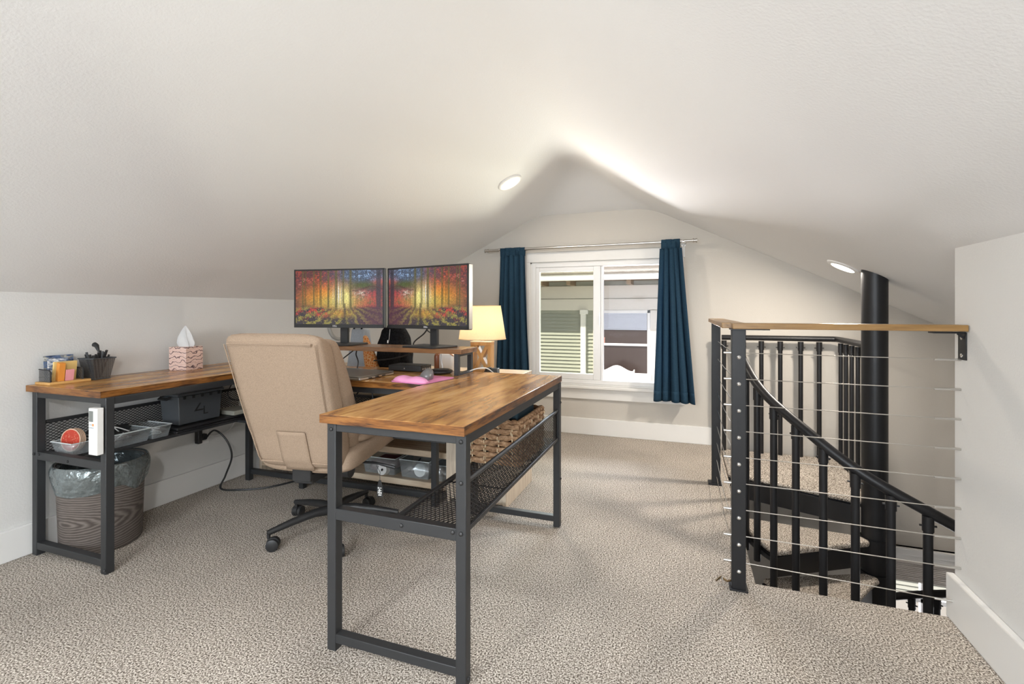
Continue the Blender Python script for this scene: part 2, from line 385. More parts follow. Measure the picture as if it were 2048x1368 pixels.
# ------------------------------------------------------------------ ceiling lights
def can_light(x, y, label, power, group='recessed disc lights in the sloping ceiling', tint=(1,.95,.88)):
    e = .02; z = cz(x,y); nx = -(cz(x+e,y)-cz(x-e,y))/(2*e); n = Vector((-nx,0,-1)).normalized()   # points into the room
    n = Vector((-( -nx),0,-1)); sl = (cz(x+e,y)-cz(x-e,y))/(2*e); n = Vector((sl,0,-1)).normalized()
    t = thing('ceiling_light', label, 'light', (x,y,z), group=None)
    m = Vector((0,0,1)).rotation_difference(n).to_matrix().to_4x4()
    part('trim_ring', MB().lathe([(.062,.0),(.064,.012),(.074,.014),(.088,.008),(.092,.0)], seg=48, mtx=m), 'trim', t, local=True)
    part('lens', MB().lathe([(0.0001,.012),(.062,.012),(.064,.006)], seg=40, mtx=m), 'lens', t, local=True, label='glowing round lens')
    l = light('lamp', 'AREA', (0,0,0), (0,0,0), power, tint, shape='DISK', size=.12)
    l.parent = t; l.location = n*.017; l.rotation_euler = Vector((0,0,-1)).rotation_difference(n).to_euler()
    return t
can_light(-1.163, 3.20, 'round recessed light in the left ceiling slope, left of the ridge', 9, tint=(1,.89,.76))
can_light(.885, 3.36, 'round recessed light in the right ceiling slope beside the black stair pole', 19, tint=(1,.90,.78))
can_light(-1.25, -.5, 'assumed round recessed light in the ceiling behind the camera on the left slope', 24, tint=(.97,.985,1))  # unseen lamp, assumed and added to light the walls
can_light(.15, -.7, 'assumed round recessed light in the ceiling behind the camera on the right slope', 26, tint=(.97,.985,1))  # second unseen lamp added on the assumption of more recessed lights

# unseen fill lamp added behind the camera to brighten the ceiling
fl_ = thing('added_fill_lamp', 'unseen white lamp added behind the camera to brighten the ceiling', 'lamp', (-.85,-1.35,0))
part('lamp_foot', MB().lathe([(.0002,0),(.13,0),(.13,.02),(.015,.03),(.0002,.03)],(0,0,0),32), 'trim', fl_, local=True)
part('lamp_pole', MB().tube([(0,0,.02),(0,0,1.28)],.012,14), 'trim', fl_, local=True)
part('lamp_bowl', MB().lathe([(.012,1.26),(.07,1.28),(.13,1.34),(.15,1.38),(.146,1.38),(.125,1.345),(.065,1.29),(.0002,1.285)],(0,0,0),40), 'trim', fl_, local=True)
l = light('uplight', 'AREA', (0,0,0), (R(180),0,0), 14, (1,.985,.96), shape='DISK', size=.24); l.parent = fl_; l.location = (0,0,1.37)
# ------------------------------------------------------------------ U-shaped desk
desk = thing('desk', 'U-shaped rustic brown desk on black metal frame with raised monitor shelf', 'desk', (-1.66,1.9,0))
T0, T1 = .722, .75
part('desktop', MB().box(-1.092,-.588,1.240,2.386,T0,T1), 'wy', desk, bev=.0025, label='right wing top, rustic brown wood')
part('desktop', MB().box(-2.737,-2.235,1.285,2.386,T0,T1), 'wy', desk, bev=.0025, label='left wing top, rustic brown wood')
part('desktop', MB().prism([(-2.233,1.91),(-2.205,1.886),(-1.094,1.886),(-1.094,2.386),(-2.233,2.386)],T0,T1), 'wx', desk, bev=.002, label='back section top, rustic brown wood')
E_ = .0012
part('edge_band', MB().box(-1.092-E_,-.588+E_,1.240-E_,1.240,T0,T1-.001), 'ex', desk); part('edge_band', MB().box(-.588,-.588+E_,1.240,2.386,T0,T1-.001), 'ey', desk)
part('edge_band', MB().box(-1.092-E_,-1.092,1.240,1.885,T0,T1-.001), 'ey', desk)
part('edge_band', MB().box(-2.737,-2.235+E_,1.285-E_,1.285,T0,T1-.001), 'ex', desk); part('edge_band', MB().box(-2.235,-2.235+E_,1.285,1.905,T0,T1-.001), 'ey', desk)
part('edge_band', MB().box(-2.205,-1.094,1.886-E_,1.886,T0,T1-.001), 'ex', desk)
LW = .033
def leg(x, y, z0=0, z1=T0): return part('leg', MB().box(x-LW/2,x+LW/2,y-LW/2,y+LW/2,z0,z1), 'char', desk, bev=.0025)
RX0, RX1, RYN, RYF = -1.056, -.603, 1.266, 2.355
for x in (RX0,RX1): leg(x,RYN)
leg(RX1,RYF); leg(RX0,RYF)
LX0, LX1 = -2.70, -2.238
for x in (LX0,LX1): leg(x,1.312)
for (x,y) in ((-2.62,2.34),(-1.30,2.37),(-2.19,2.34)): leg(x,y)
def rail(p, q, h=.03, wd=.026, n='crossbar'): return part(n, MB().beam(p,q,wd,h), 'char', desk, bev=.002)
for yy in (RYN,RYF):
    rail((RX0,yy,T0-.014),(RX1,yy,T0-.014),.026); rail((RX0,yy,.040),(RX1,yy,.040),.028,.03)
rail((RX0,RYN,.434),(RX1,RYN,.434),.036,.03)
rail((LX0,1.312,T0-.014),(LX1,1.312,T0-.014),.026); rail((LX0,1.312,.043),(LX1,1.312,.043),.03,.03); rail((LX0,1.312,.44),(LX1,1.312,.44),.034,.03)
rail((RX1,RYN,T0-.016),(RX1,RYF,T0-.016),.03); rail((RX0,RYN,T0-.016),(RX0,RYF,T0-.016),.03)
rail((LX1,1.312,T0-.016),(LX1,1.93,T0-.016),.03); rail((LX0,1.312,T0-.016),(LX0,2.34,T0-.016),.03)
rail((-2.19,1.925,T0-.016),(-1.07,1.925,T0-.016),.03); rail((-2.6,2.34,T0-.016),(-1.07,2.36,T0-.016),.03)
rail((-2.62,2.35,.055),(-1.30,2.37,.055),.03,.03)
# mesh shelf of the right wing
def mshelf(p0, axis, length, depth, zfl, side, ztop, nm):
    """p0 outer near corner, axis 'x'/'y' run direction, side=+1/-1 direction from the panel to the inner edge"""
    ux = Vector((0,1,0)) if axis == 'y' else Vector((1,0,0)); uy = Vector((side,0,0)) if axis == 'y' else Vector((0,side,0))
    p0 = Vector(p0)
    sh = part(nm, mesh_panel((p0.x,p0.y,zfl), ux, uy, length, depth, .027, .0026, .55, .002), 'black', desk)
    pn = part('mesh_panel', mesh_panel((p0.x,p0.y,zfl), ux, (0,0,1), length, ztop-zfl, .021, .0022, .62, .0016), 'black', desk)
    b = MB().tube([(p0.x,p0.y,ztop), tuple(Vector((p0.x,p0.y,ztop))+ux*length)], .0085, 12)
    part('shelf_bar', b, 'char', desk, label='round metal bar along the top of the mesh')
    q = p0+uy*depth
    b = MB().beam((p0.x,p0.y,zfl), tuple(Vector((p0.x,p0.y,zfl))+ux*length), .014, .014).beam((q.x,q.y,zfl), tuple(Vector((q.x,q.y,zfl))+ux*length), .014, .014)
    for t in (.33,.66): b.beam(tuple(Vector((p0.x,p0.y,zfl-.004))+ux*length*t), tuple(Vector((q.x,q.y,zfl-.004))+ux*length*t), .01, .004)
    part('shelf_bar', b, 'char', desk, bev=.002)
mshelf((-.600,1.28,0), 'y', 1.06, .235, .440, -1, .580, 'mesh_shelf')
mshelf((-2.700,1.33,0), 'y', 1.0, .245, .440, 1, .580, 'mesh_shelf')
mshelf((-2.6,2.362,0), 'x', 1.5, .25, .437, -1, .580, 'mesh_shelf')
def bolts(pts, nrm, par, r=.0065, m='plast', nm='bolt', h=.006):
    mtx = Vector((0,0,1)).rotation_difference(Vector(nrm)).to_matrix().to_4x4()
    for p in pts: part(nm, MB().lathe([(r,0),(r*.95,h*.5),(r*.5,h*.9),(.0002,h)], p, 14, mtx), m, par)
yb = RYN-LW/2
bolts([(RX0,yb,.702),(RX1+.001,yb,.703),(RX1+.001,yb,.585),(RX1+.001,yb,.440),(RX1-.026,yb+.002,.440),(-.80,yb+.002,.434)], (0,-1,0), desk)
bolts([(RX1+LW/2,1.266,.02),(RX1+LW/2,2.355,.62),(RX1+LW/2,2.355,.24)], (1,0,0), desk)
bolts([(LX0,1.295,.447),(LX0+.03,1.297,.447),(-2.47,1.297,.437),(LX1+.012,1.295,.02)], (0,-1,0), desk)
# monitor riser
rz = .884
rs = part('monitor_shelf', MB().box(-2.232,-1.052,2.186,2.386,rz-.024,rz), 'wdx', desk, bev=.002, label='raised dark wood monitor shelf')
for x in (-1.085,-2.20):
    g = MB().box(x-.012,x+.012,2.195,2.219,T1,rz-.024).box(x-.012,x+.012,2.352,2.376,T1,rz-.024).box(x-.012,x+.012,2.219,2.352,T1,T1+.012).box(x-.012,x+.012,2.219,2.352,rz-.038,rz-.024)
    part('shelf_leg', g, 'char', rs, bev=.0015)

# ------------------------------------------------------------------ monitors with an autumn forest picture
def forest(nu, nv):
    rng = np.random.RandomState(3)
    u, v = np.meshgrid(np.linspace(0,1,nu), np.linspace(0,1,nv))
    def vn(fx, fy, sd, ux=u, vy=v):
        r = np.random.RandomState(sd); g = r.rand(int(fy)+3, int(fx)+3); x = np.clip(ux,0,1)*fx; y = np.clip(vy,0,1)*fy
        i = x.astype(int); j = y.astype(int); a = x-i; b = y-j; a = a*a*(3-2*a); b = b*b*(3-2*b)
        return (g[j,i]*(1-a)+g[j,i+1]*a)*(1-b)+(g[j+1,i]*(1-a)+g[j+1,i+1]*a)*b
    def gz(x0,y0,sx,sy): return np.exp(-((u-x0)/sx)**2-((v-y0)/sy)**2)
    fine = .4*vn(90,50,1)+.4*vn(180,100,2)+.2*vn(30,18,3); leaf = vn(120,66,4)*.4+vn(55,30,14)*.25+vn(22,12,5)*.35
    def C(*c): return np.array(c)[None,None,:]
    def lerp(a,b,t): return a*(1-t[...,None])+b*t[...,None]
    img = np.ones((nv,nu,3))*C(.10,.03,.03)
    img = lerp(img, C(.16,.05,.07), np.clip(fine*1.2-.2,0,1))
    img = lerp(img, C(.75,.10,.04), np.clip((leaf-.45)*4,0,1)*np.clip(1.1-abs(u-.3)*2.2,0,1)*(v>.45))
    img = lerp(img, C(.55,.04,.06), np.clip((leaf-.35)*4,0,1)*np.clip(gz(.82,.45,.22,.2)*1.6,0,1))
    img = lerp(img, C(.9,.12,.06), np.clip(gz(.95,.78,.06,.06)*1.6,0,1))
    img = lerp(img, C(.07,.10,.17), np.clip(gz(.72,.92,.26,.22)*1.3,0,1))
    img = lerp(img, C(.35,.52,.80), np.clip((fine-.5)*5,0,1)*np.clip(gz(.8,.93,.22,.12)*1.3,0,1))
    img = lerp(img, C(.55,.62,.66), np.clip((leaf-.62)*6,0,1)*np.clip(gz(.12,.72,.1,.12),0,1))
    img = lerp(img, C(.08,.11,.03), np.clip(gz(.78,.72,.16,.07)*1.1,0,1))
    img = lerp(img, C(.95,.34,.03), np.clip(gz(.32,.5,.22,.2)*1.15,0,1)*(.7+.3*fine))
    img = lerp(img, C(.55,.50,.10), np.clip(gz(.5,.42,.3,.12),0,1)*.8)
    img = lerp(img, C(1.,.80,.28), np.clip(gz(.55,.50,.11,.20)*1.1,0,1)*.9)
    img = lerp(img, C(1.,.96,.85), np.clip(gz(.50,.56,.045,.16)*1.2,0,1)*np.clip(.4+.6*np.sin(u*190),0,1))
    img = lerp(img, C(1.,.9,.3), np.clip(gz(.59,.5,.035,.10)*1.3,0,1))
    img = lerp(img, C(.85,.80,.65), np.clip(gz(.74,.56,.08,.06),0,1)*np.clip((fine-.35)*3,0,1))
    # far thin trunks in the glow
    for k in range(46):
        x = .05+.9*rng.rand(); wd = .0025+.004*rng.rand(); img = lerp(img, img*.45+C(.03,.025,.0), np.clip(1.2-abs(u-x)/wd,0,1)*(v>.36)*(.35+.4*rng.rand()))
    for x,wd,b in ((.475,.013,.22),(.385,.010,.2),(.64,.012,.28),(.215,.008,.25),(.085,.007,.28),(.56,.007,.3),(.30,.006,.3),(.12,.004,.3)):
        img = lerp(img, C(.13,.11,.03), np.clip(1.6-abs(u-x)/wd,0,1)*(v>b)*.85)
    img = lerp(img, C(.035,.03,.045), np.clip(2-abs(u-.955)/.018,0,1)*.9)
    bx = np.clip(1-abs(v-(.66+.04*np.sin(u*16)))/.015,0,1)*(u>.66); img = lerp(img, C(.09,.015,.02), bx*.8)
    # ground
    g = np.clip((.34+.03*np.sin(u*9)-v)*14,0,1)
    ang = np.arctan2(v-.42, u-.59)
    stripes = np.clip(np.sin(ang*23+leaf*7+fine*4)*.8+.2+.8*(vn(50,70,21)-.5),0,1)
    gc = lerp(np.ones_like(img)*C(.045,.035,.05), np.ones_like(img)*C(.36,.31,.07), np.clip(stripes*(.5+fine),0,1))
    gc = lerp(gc, C(.62,.07,.05), np.clip((leaf-.5)*5,0,1)*np.clip(gz(.2,.24,.3,.1)*1.5,0,1))
    gc = lerp(gc, C(.10,.02,.05), np.clip((u-.62)*4,0,1)*.8)
    gc = lerp(gc, C(.75,.45,.06), np.clip(gz(.53,.2,.14,.07),0,1)*.6)
    img = lerp(img, gc, g)
    img = lerp(img, C(.04,.03,.03), np.clip(1-abs(u-(.575))/(.012+.10*np.clip(.36-v,0,1)),0,1)*(v<.38)*.85)
    img *= (.62+.70*vn(150,84,11))[...,None]
    return np.clip(img,0,1.2)
def screen_obj(nm, W, Hh, flip, par, y):
    nu, nv = 260, 146; img = forest(nu, nv)
    if flip: img = img[:,::-1]
    me = bpy.data.meshes.new(nm)
    vs = [(-W/2+W*i/(nu-1), y, Hh*j/(nv-1)) for j in range(nv) for i in range(nu)]
    me.from_pydata(vs, [], [(j*nu+i, j*nu+i+1, (j+1)*nu+i+1, (j+1)*nu+i) for j in range(nv-1) for i in range(nu-1)])
    ca = me.color_attributes.new('picture', 'FLOAT_COLOR', 'POINT')
    ca.data.foreach_set('color', np.concatenate([img, np.ones((nv,nu,1))], 2).astype(np.float32).ravel())
    me.materials.append(M['screen']); o = bpy.data.objects.new(nm, me); COL.objects.link(o); o.parent = par; return o
m = M['screen'] = mat('lit_screen', (.01,.01,.01), .35); a = N(m, 'ShaderNodeAttribute'); a.attribute_name = 'picture'
L(m, a.outputs['Color'], BS(m).inputs['Emission Color']); BS(m).inputs['Emission Strength'].default_value = .82
M['logo'] = mat('logo_silver', (.8,.8,.8), .4)
def monitor(x, y, rz_, flip, label):
    t = thing('monitor', label, 'monitor', (x,y,rz), rz_, 'pair of screens on the raised desk shelf')
    W, Hh, zb = .558, .332, .098
    bz = MB().box(-W/2,W/2,-.012,.020,zb,zb+Hh).box(-W/2+.06,W/2-.06,.02,.045,zb+.04,zb+Hh-.05)
    part('housing', bz, 'plast', t, bev=.003, local=True)
    fr = MB(); e=.009
    fr.box(-W/2,W/2,-.0150,-.011,zb,zb+.020).box(-W/2,W/2,-.0150,-.011,zb+Hh-e,zb+Hh).box(-W/2,-W/2+e,-.0150,-.011,zb,zb+Hh).box(W/2-e,W/2,-.0150,-.011,zb,zb+Hh)
    part('bezel', fr, 'plast', t, local=True, bev=.0008)
    s = screen_obj('screen', W-2*e, Hh-e-.020, flip, t, -.0128); s.location = (0,0,zb+.020)
    part('logo', text_mb('DELL', .0125, plane_m((-.02 if not flip else .0,-.0152,zb+.010),(1,0,0),(0,0,1)), .0003), 'logo', t, local=True)
    part('stand_neck', MB().box(-.024,.024,.046,.066,.006,zb+.22), 'plast', t, bev=.003, local=True)
    part('stand_base', MB().prism([(-.11,-.075),(.10,-.075),(.12,.105),(-.12,.105)],.0,.010), 'plast', t, bev=.003, local=True)
    part('edge_strip', MB().box(W/2,W/2+.002,-.010,.019,zb+.004,zb+Hh-.004), 'steel', t, local=True, label='thin silver side edge')
    return t
monitor(-1.840, 2.245, R(8), False, 'left of two black monitors showing an autumn forest at sunrise')
monitor(-1.282, 2.255, R(-11.9), True, 'right of two black monitors, turned inward, mirrored autumn forest picture')

# ------------------------------------------------------------------ swivel chair
ch = thing('office_chair', 'tan fabric high-back swivel chair on a black five-star wheeled base', 'chair', (-1.618,1.940,0), R(8))
def ring(hw, ht, cy_, z, ex=3.2, n=36, tilt=0, cx_=0):
    out = []
    for k in range(n):
        a = 2*PI*k/n; c_, s_ = math.cos(a), math.sin(a)
        px = math.copysign(abs(c_)**(2/ex), c_)*hw; py = math.copysign(abs(s_)**(2/ex), s_)*ht
        out.append((cx_+px, cy_+py*math.cos(tilt), z+py*math.sin(tilt)))
    return out
def lerp1(x, xs, ys):
    return float(np.interp(x, xs, ys))
bk = MB(); rg = []
for i in range(29):
    t = i/28; z = .385+.60*t
    cyv = lerp1(t, [0,.25,.6,1], [-.235,-.270,-.345,-.425]); hw = lerp1(t, [0,.06,.2,.5,.85,.97,1], [.178,.200,.211,.217,.221,.216,.186])
    ht = lerp1(t, [0,.05,.3,.7,.93,1], [.045,.065,.075,.07,.068,.03])
    rg.append(ring(hw, ht, cyv, z, 4.5, 40, R(-14)))
bk.loft(rg); part('backrest', bk, 'chair', ch, local=True, sub=1)
# side bolsters
for sg in (-1,1):
    b = MB(); rg = []
    for i in range(20):
        t = i/19; z = .43+.53*t; cyv = lerp1(t, [0,.25,.6,1], [-.165,-.195,-.265,-.345])+.02
        rg.append(ring(.045*math.sin(PI*min(1,.12+t*.8))**.4, .075*math.sin(PI*min(.93,.1+t*.83))**.45, cyv, z, 2.6, 20, R(-14), sg*.170))
    part('side_bolster', b.loft(rg), 'chair', ch, local=True, sub=1)
def back_y(t): return lerp1(t, [0,.25,.6,1], [-.235,-.270,-.345,-.425]) - lerp1(t, [0,.05,.3,.7,.93,1], [.045,.065,.075,.07,.068,.03])*.97
def back_pt(x, t, off=.001): return (x, back_y(t)-off, .385+.60*t+.07*.24)
pip = MB()
pts = [back_pt(-.190+.380*k/20, .905, .0) for k in range(21)]; pip.tube(pts, .0035, 6)
pts = [back_pt(-.188+.376*k/20, .896,-.0005) for k in range(21)]; pip.tube(pts, .002, 6)
for sg in (-1,1): pip.tube([back_pt(sg*lerp1(k/20,[0,.3,1],[.172,.188,.204]), .03+.87*k/20, -.0015) for k in range(21)], .0026, 6)
pip.tube([back_pt(-.165+.33*k/20, .040, .0) for k in range(21)], .0035, 6)
part('piping', pip, 'chair', ch, local=True)
pk = MB().grid(lambda a,b: back_pt(-.055+.135*a, -.02+.30*b, .004+.002*math.sin(a*PI)), 8, 10)
part('back_pocket', pk, 'chair', ch, local=True, solid=.004)
se = MB(); rg = []
for i in range(25):
    t = i/24; y = -.26+.58*t
    hw = lerp1(t,[0,.1,.5,.9,1],[.20,.235,.25,.24,.20]); hz = lerp1(t,[0,.08,.5,.8,.95,1],[.045,.065,.062,.062,.05,.025]); zc = lerp1(t,[0,.5,.85,1],[.415,.445,.455,.445])
    rr = ring(hw, hz, 0, 0, 3.4, 36); rg.append([(p[0], y, zc+p[1]) for p in rr])
se.loft(rg); part('seat', se, 'chair', ch, local=True, sub=1)
tp = MB(); rg = []
for i in range(21):
    t = i/20; y = -.17+.52*t; hw = lerp1(t,[0,.1,.5,.9,1],[.19,.225,.245,.235,.19]); hz = .042*math.sin(PI*min(.96,.08+t*.88))**.35
    rr = ring(hw, hz, 0, 0, 3, 36); rg.append([(p[0], y, .497+p[1]-.012*t**3) for p in rr])
tp.loft(rg); part('seat_cushion', tp, 'chair', ch, local=True, sub=1)
part('tilt_mechanism', MB().box(-.09,.09,-.14,.12,.325,.365).box(-.045,.045,-.25,-.10,.315,.36), 'plast', ch, local=True, bev=.006)
part('back_bracket', MB().box(-.045,.045,-.262,-.247,.33,.46), 'plast', ch, local=True, bev=.003)
lv = part('lever', MB().tube([(.08,.0,.345),(.20,.03,.335),(.30,.04,.315)],[.006,.006,.009],8), 'plast', ch, local=True)
kn = part('tension_knob', MB().lathe([(.0002,-.03),(.03,-.03),(.034,-.015),(.034,.015),(.02,.02),(.0002,.02)], (.12,-.08,.33), 20, Matrix.Rotation(R(90),4,'Y')), 'plast', ch, local=True)
tg = MB().prism([(-.014,-.04),(.014,-.04),(.016,0),(.006,.04),(-.006,.04),(-.016,0)], 0, .001); tg.rot(Matrix.Rotation(R(90),4,'X')).move((.255,-.03,.235))
ct = part('care_tag', tg, 'plast', ch, local=True, label='small black and white tag hanging on a string')
mk = MB()
for (a,b,c_,d) in ((-.010,-.004,.005,.012),(.0,.009,.007,.010),(-.009,.008,-.004,-.001),(-.003,.001,-.02,.004),(-.010,-.006,-.018,-.008),(.004,.009,-.02,-.010),(-.008,.008,-.027,-.023)): mk.box(.255+a,.255+b,-.0325,-.0312,.230+c_,.230+d)
part('tag_print', mk, 'paper', ct, local=True)
part('tag_string', MB().tube([(.255,-.031,.27),(.25,-.02,.31),(.22,.0,.335)],.0012,5), 'plast', ct, local=True)
part('gas_lift', MB().lathe([(.0002,.33),(.014,.33),(.014,.2),(.025,.2),(.027,.09),(.033,.08),(.033,.055),(.0002,.055)], (0,0,0), 20), 'plast', ch, local=True)
for k in range(5):
    a = R(-127+72*k); c_, s_ = math.cos(a), math.sin(a)
    part('base_leg', MB().tube([(.02*c_,.02*s_,.108),(.10*c_,.10*s_,.112),(.2*c_,.2*s_,.098),(.305*c_,.305*s_,.079)], [.024,.019,.016,.012], 12), 'plast', ch, local=True)
    px, py = .30*c_, .30*s_
    sw = a+R(60+35*k); ax = Vector((math.cos(sw),math.sin(sw),0)); tr = Vector((-ax.y,ax.x,0))*.018
    cw = MB().tube([(px,py,.078),(px,py,.055)], .008, 10)
    mtx = Vector((0,0,1)).rotation_difference(ax).to_matrix().to_4x4()
    for o_ in (-.015,.015):
        cc = Vector((px,py,.027))+tr+ax*o_
        cw.lathe([(.0002,-.010),(.020,-.010),(.0265,-.007),(.027,.0),(.0265,.007),(.020,.010),(.0002,.010)], cc, 22, mtx)
    hood = Vector((px,py,.027))+tr
    cw.lathe([(.0002,-.006),(.028,-.006),(.028,.006),(.0002,.006)], hood+Vector((0,0,.004)), 20, mtx)
    part('caster', cw, 'plast', ch, local=True)

# ------------------------------------------------------------------ things on the desk
def rounded(w_, d_, r, n=6):
    pts = []
    for cx_, cy_, a0_ in ((w_/2-r,d_/2-r,0),(-w_/2+r,d_/2-r,90),(-w_/2+r,-d_/2+r,180),(w_/2-r,-d_/2+r,270)):
        for k in range(n+1): a = R(a0_+90*k/n); pts.append((cx_+r*math.cos(a), cy_+r*math.sin(a)))
    return pts
# mouse pad
mp = thing('mouse_pad', 'pink mouse pad with raised wrist rest on the desk', 'mouse pad', (-1.165,2.01,T1), R(-10))
part('mat_surface', MB().prism(rounded(.20,.25,.03),0,.005), mat('pink_fabric',(.72,.24,.44),.7), mp, local=True)
wr = MB(); rg = []
for i in range(17):
    t = i/16; x = -.10+.20*t; dip = math.sin(t*PI)**.4
    hh = (.030-.008*math.exp(-((t-.5)/.16)**2))*max(.12,dip); wy_ = .036*max(.35,dip)
    rg.append([(x, -.088+wy_*math.cos(2*PI*k/20), .005+max(0,hh*(math.sin(2*PI*k/20)))) for k in range(20)])
part('wrist_rest', wr.loft(rg), mat('pink_gel',(.78,.32,.55),.45), mp, local=True, sub=1)
part('base_layer', MB().prism(rounded(.204,.254,.032),-.0,.0018), 'plast', mp, local=True)
ms = thing('computer_mouse', 'grey vertical computer mouse on the pink mouse pad', 'mouse', (-1.155,2.02,T1+.005), R(25))
mb = MB(); rg = []
for i in range(15):
    t = i/14; y = -.055+.11*t; s_ = math.sin(PI*min(.97,.06+t*.9))**.5
    rg.append([( .034*s_*math.cos(2*PI*k/20)+.012*s_*max(0,math.sin(2*PI*k/20)), y, max(0,.052*s_*(math.sin(2*PI*k/20)*.9+.1))) for k in range(20)])
part('mouse_body', mb.loft(rg), mat('mouse_grey',(.20,.20,.205),.3,.3), ms, local=True, sub=1)
part('thumb_shell', MB().prism([(-.03,-.03),(-.044,-.02),(-.048,.02),(-.03,.035)],0.001,.012), 'steel', ms, local=True, bev=.003)
part('scroll_wheel', MB().lathe([(.0002,-.003),(.009,-.003),(.009,.003),(.0002,.003)],(.0,.034,.043),14,Matrix.Rotation(R(90),4,'Y')), 'plast', ms, local=True)
# laptop, closed
lp = thing('laptop', 'closed silver-grey laptop lying on the desk behind the chair', 'laptop', (-1.60,2.02,T1), R(-4))
M['lid'] = mat('laptop_lid', (.24,.225,.20), .35, .6)
part('laptop_base', MB().prism(rounded(.37,.26,.012),.002,.013), 'steel', lp, local=True, bev=.002)
part('laptop_lid', MB().prism(rounded(.37,.26,.012),.014,.020), 'lid', lp, local=True, bev=.0015)
for k in range(3): part('port', MB().box(.1852,.1862,-.07+.05*k,-.045+.05*k,.004,.010), 'plast', lp, local=True)
part('lid_strip', MB().box(-.06,.06,.118,.126,.0202,.0208), 'chrome', lp, local=True)
# docking box
dk = thing('docking_station', 'low black rectangular dock box on the desk under the right monitor', 'dock', (-1.42,2.28,T1), R(0))
part('dock_case', MB().box(-.10,.10,-.03,.085,.004,.034), 'plast', dk, local=True, bev=.003)
for k in range(4): part('dock_port', MB().box(.1001,.1012,-.015+.024*k,.001+.024*k,.012,.020), 'steel', dk, local=True)
part('dock_badge', MB().lathe([(.0002,0),(.004,0)],(-.0,-.0306,.018),12,Matrix.Rotation(R(90),4,'X')), 'steel', dk, local=True)
# puck speaker
tag(part('speaker_puck', MB().lathe([(.0002,0),(.05,0),(.062,.008),(.062,.016),(.05,.022),(.0002,.022)],(-1.20,2.25,T1+.001),32), 'plast'), 'flat round black disc speaker beside the monitor shelf leg', 'speaker')
tag(part('power_adapter', MB().box(-2.005,-1.985,2.13,2.16,T1,T1+.055).box(-2.0,-1.99,2.14,2.15,T1+.055,T1+.075), 'plast', bev=.003), 'small black power adapter standing on desk beside the chair back', 'adapter')
# cables on / behind the monitor shelf
def cable(name, pts, r, m, label, n=10):
    P = [Vector(p) for p in pts]; out = []
    for i in range(len(P)-1):
        p0 = P[max(i-1,0)]; p1 = P[i]; p2 = P[i+1]; p3 = P[min(i+2,len(P)-1)]
        for k in range(n):
            t = k/n; out.append(.5*((2*p1)+(p2-p0)*t+(2*p0-5*p1+4*p2-p3)*t*t+(3*p1-p0-3*p2+p3)*t**3))
    out.append(P[-1]); return tag(part(name, MB().tube(out, r, 7), m), label, 'cable')
cable('monitor_cable', [(-1.30,2.33,1.02),(-1.36,2.36,.955),(-1.45,2.40,.90),(-1.47,2.405,.84),(-1.60,2.43,.80),(-1.75,2.44,.78)], .004, 'plast', 'black cable sagging behind the shelf below the right monitor')
cable('monitor_cable', [(-1.33,2.32,1.02),(-1.33,2.34,.97),(-1.30,2.37,.945),(-1.285,2.375,.92)], .0035, 'plast', 'short black cable curving behind the right monitor neck')
cable('monitor_cable', [(-1.80,2.34,.86),(-1.84,2.31,.82),(-1.87,2.27,.78),(-1.88,2.26,.752)], .0035, 'plast', 'black cable dropping to the desk under the left monitor, left strand')
cable('monitor_cable', [(-1.79,2.34,.86),(-1.77,2.30,.83),(-1.74,2.28,.79),(-1.74,2.27,.753)], .0035, 'plast', 'black cable dropping to the desk under the left monitor, right strand')
cable('puck_cable', [(-1.27,2.37,.88),(-1.24,2.33,.83),(-1.22,2.30,.80),(-1.21,2.29,.774)], .003, 'white', 'thin white cable running down to the round black disc speaker')
cable('lamp_cord', [(-1.08,2.33,.757),(-1.04,2.37,.77),(-1.0,2.41,.765),(-.98,2.5,.71)], .003, 'white', 'thin pale cord beside the monitor shelf leg near the lamp')
cable('hanging_cable', [(-1.60,1.98,.70),(-1.57,1.98,.64),(-1.54,1.98,.61),(-1.53,1.99,.66),(-1.50,1.99,.70)], .004, 'plast', 'black cable loop hanging under desk edge, nearer the chair')
cable('hanging_cable', [(-1.43,1.98,.70),(-1.425,1.98,.65),(-1.41,1.98,.615),(-1.405,1.98,.60)], .004, 'plast', 'single black cable end hanging under the desk edge by the right wing')

# left wing: tissue box, pen cup, organiser
tb = thing('tissue_box', 'cube tissue box with pink marbled pattern on the left desk wing', 'tissue box', (-2.633,1.935,T1), R(8))
m = M['marble'] = mat('pink_marble_card', (.74,.52,.44), .6)
v = mapping(m, (1,1,1)); wv = N(m, 'ShaderNodeTexWave', wave_type='BANDS', bands_direction='Z'); wv.inputs['Scale'].default_value = 13; wv.inputs['Distortion'].default_value = 7; wv.inputs['Detail'].default_value = 1.5; wv.inputs['Detail Scale'].default_value = 2.2
mpn = N(m,'ShaderNodeMapping'); mpn.inputs['Scale'].default_value = (1.0,1.0,1.0); L(m, v, mpn.inputs[0]); L(m, mpn.outputs[0], wv.inputs['Vector'])
rp = ramp(m, wv.outputs['Fac'], [(.0,(.12,.07,.08)),(.06,(.30,.2,.18)),(.11,(.76,.53,.45)),(.8,(.82,.62,.55)),(1,(.72,.48,.40))]); L(m, rp.outputs[0], BS(m).inputs['Base Color'])
part('carton', MB().box(-.056,.056,-.056,.056,0,.128), 'marble', tb, local=True, bev=.0015)
ti = MB(); rg = []
for i in range(12):
    t = i/11; r_ = lerp1(t,[0,.15,.5,.8,1],[.034,.042,.036,.018,.003])
    rg.append([(r_*math.cos(2*PI*k/24)*(1+.28*math.sin(5*2*PI*k/24+t*2)), r_*.62*math.sin(2*PI*k/24)*(1+.35*math.cos(3*2*PI*k/24+t*3))-.004*t, .126+.118*t) for k in range(24)])
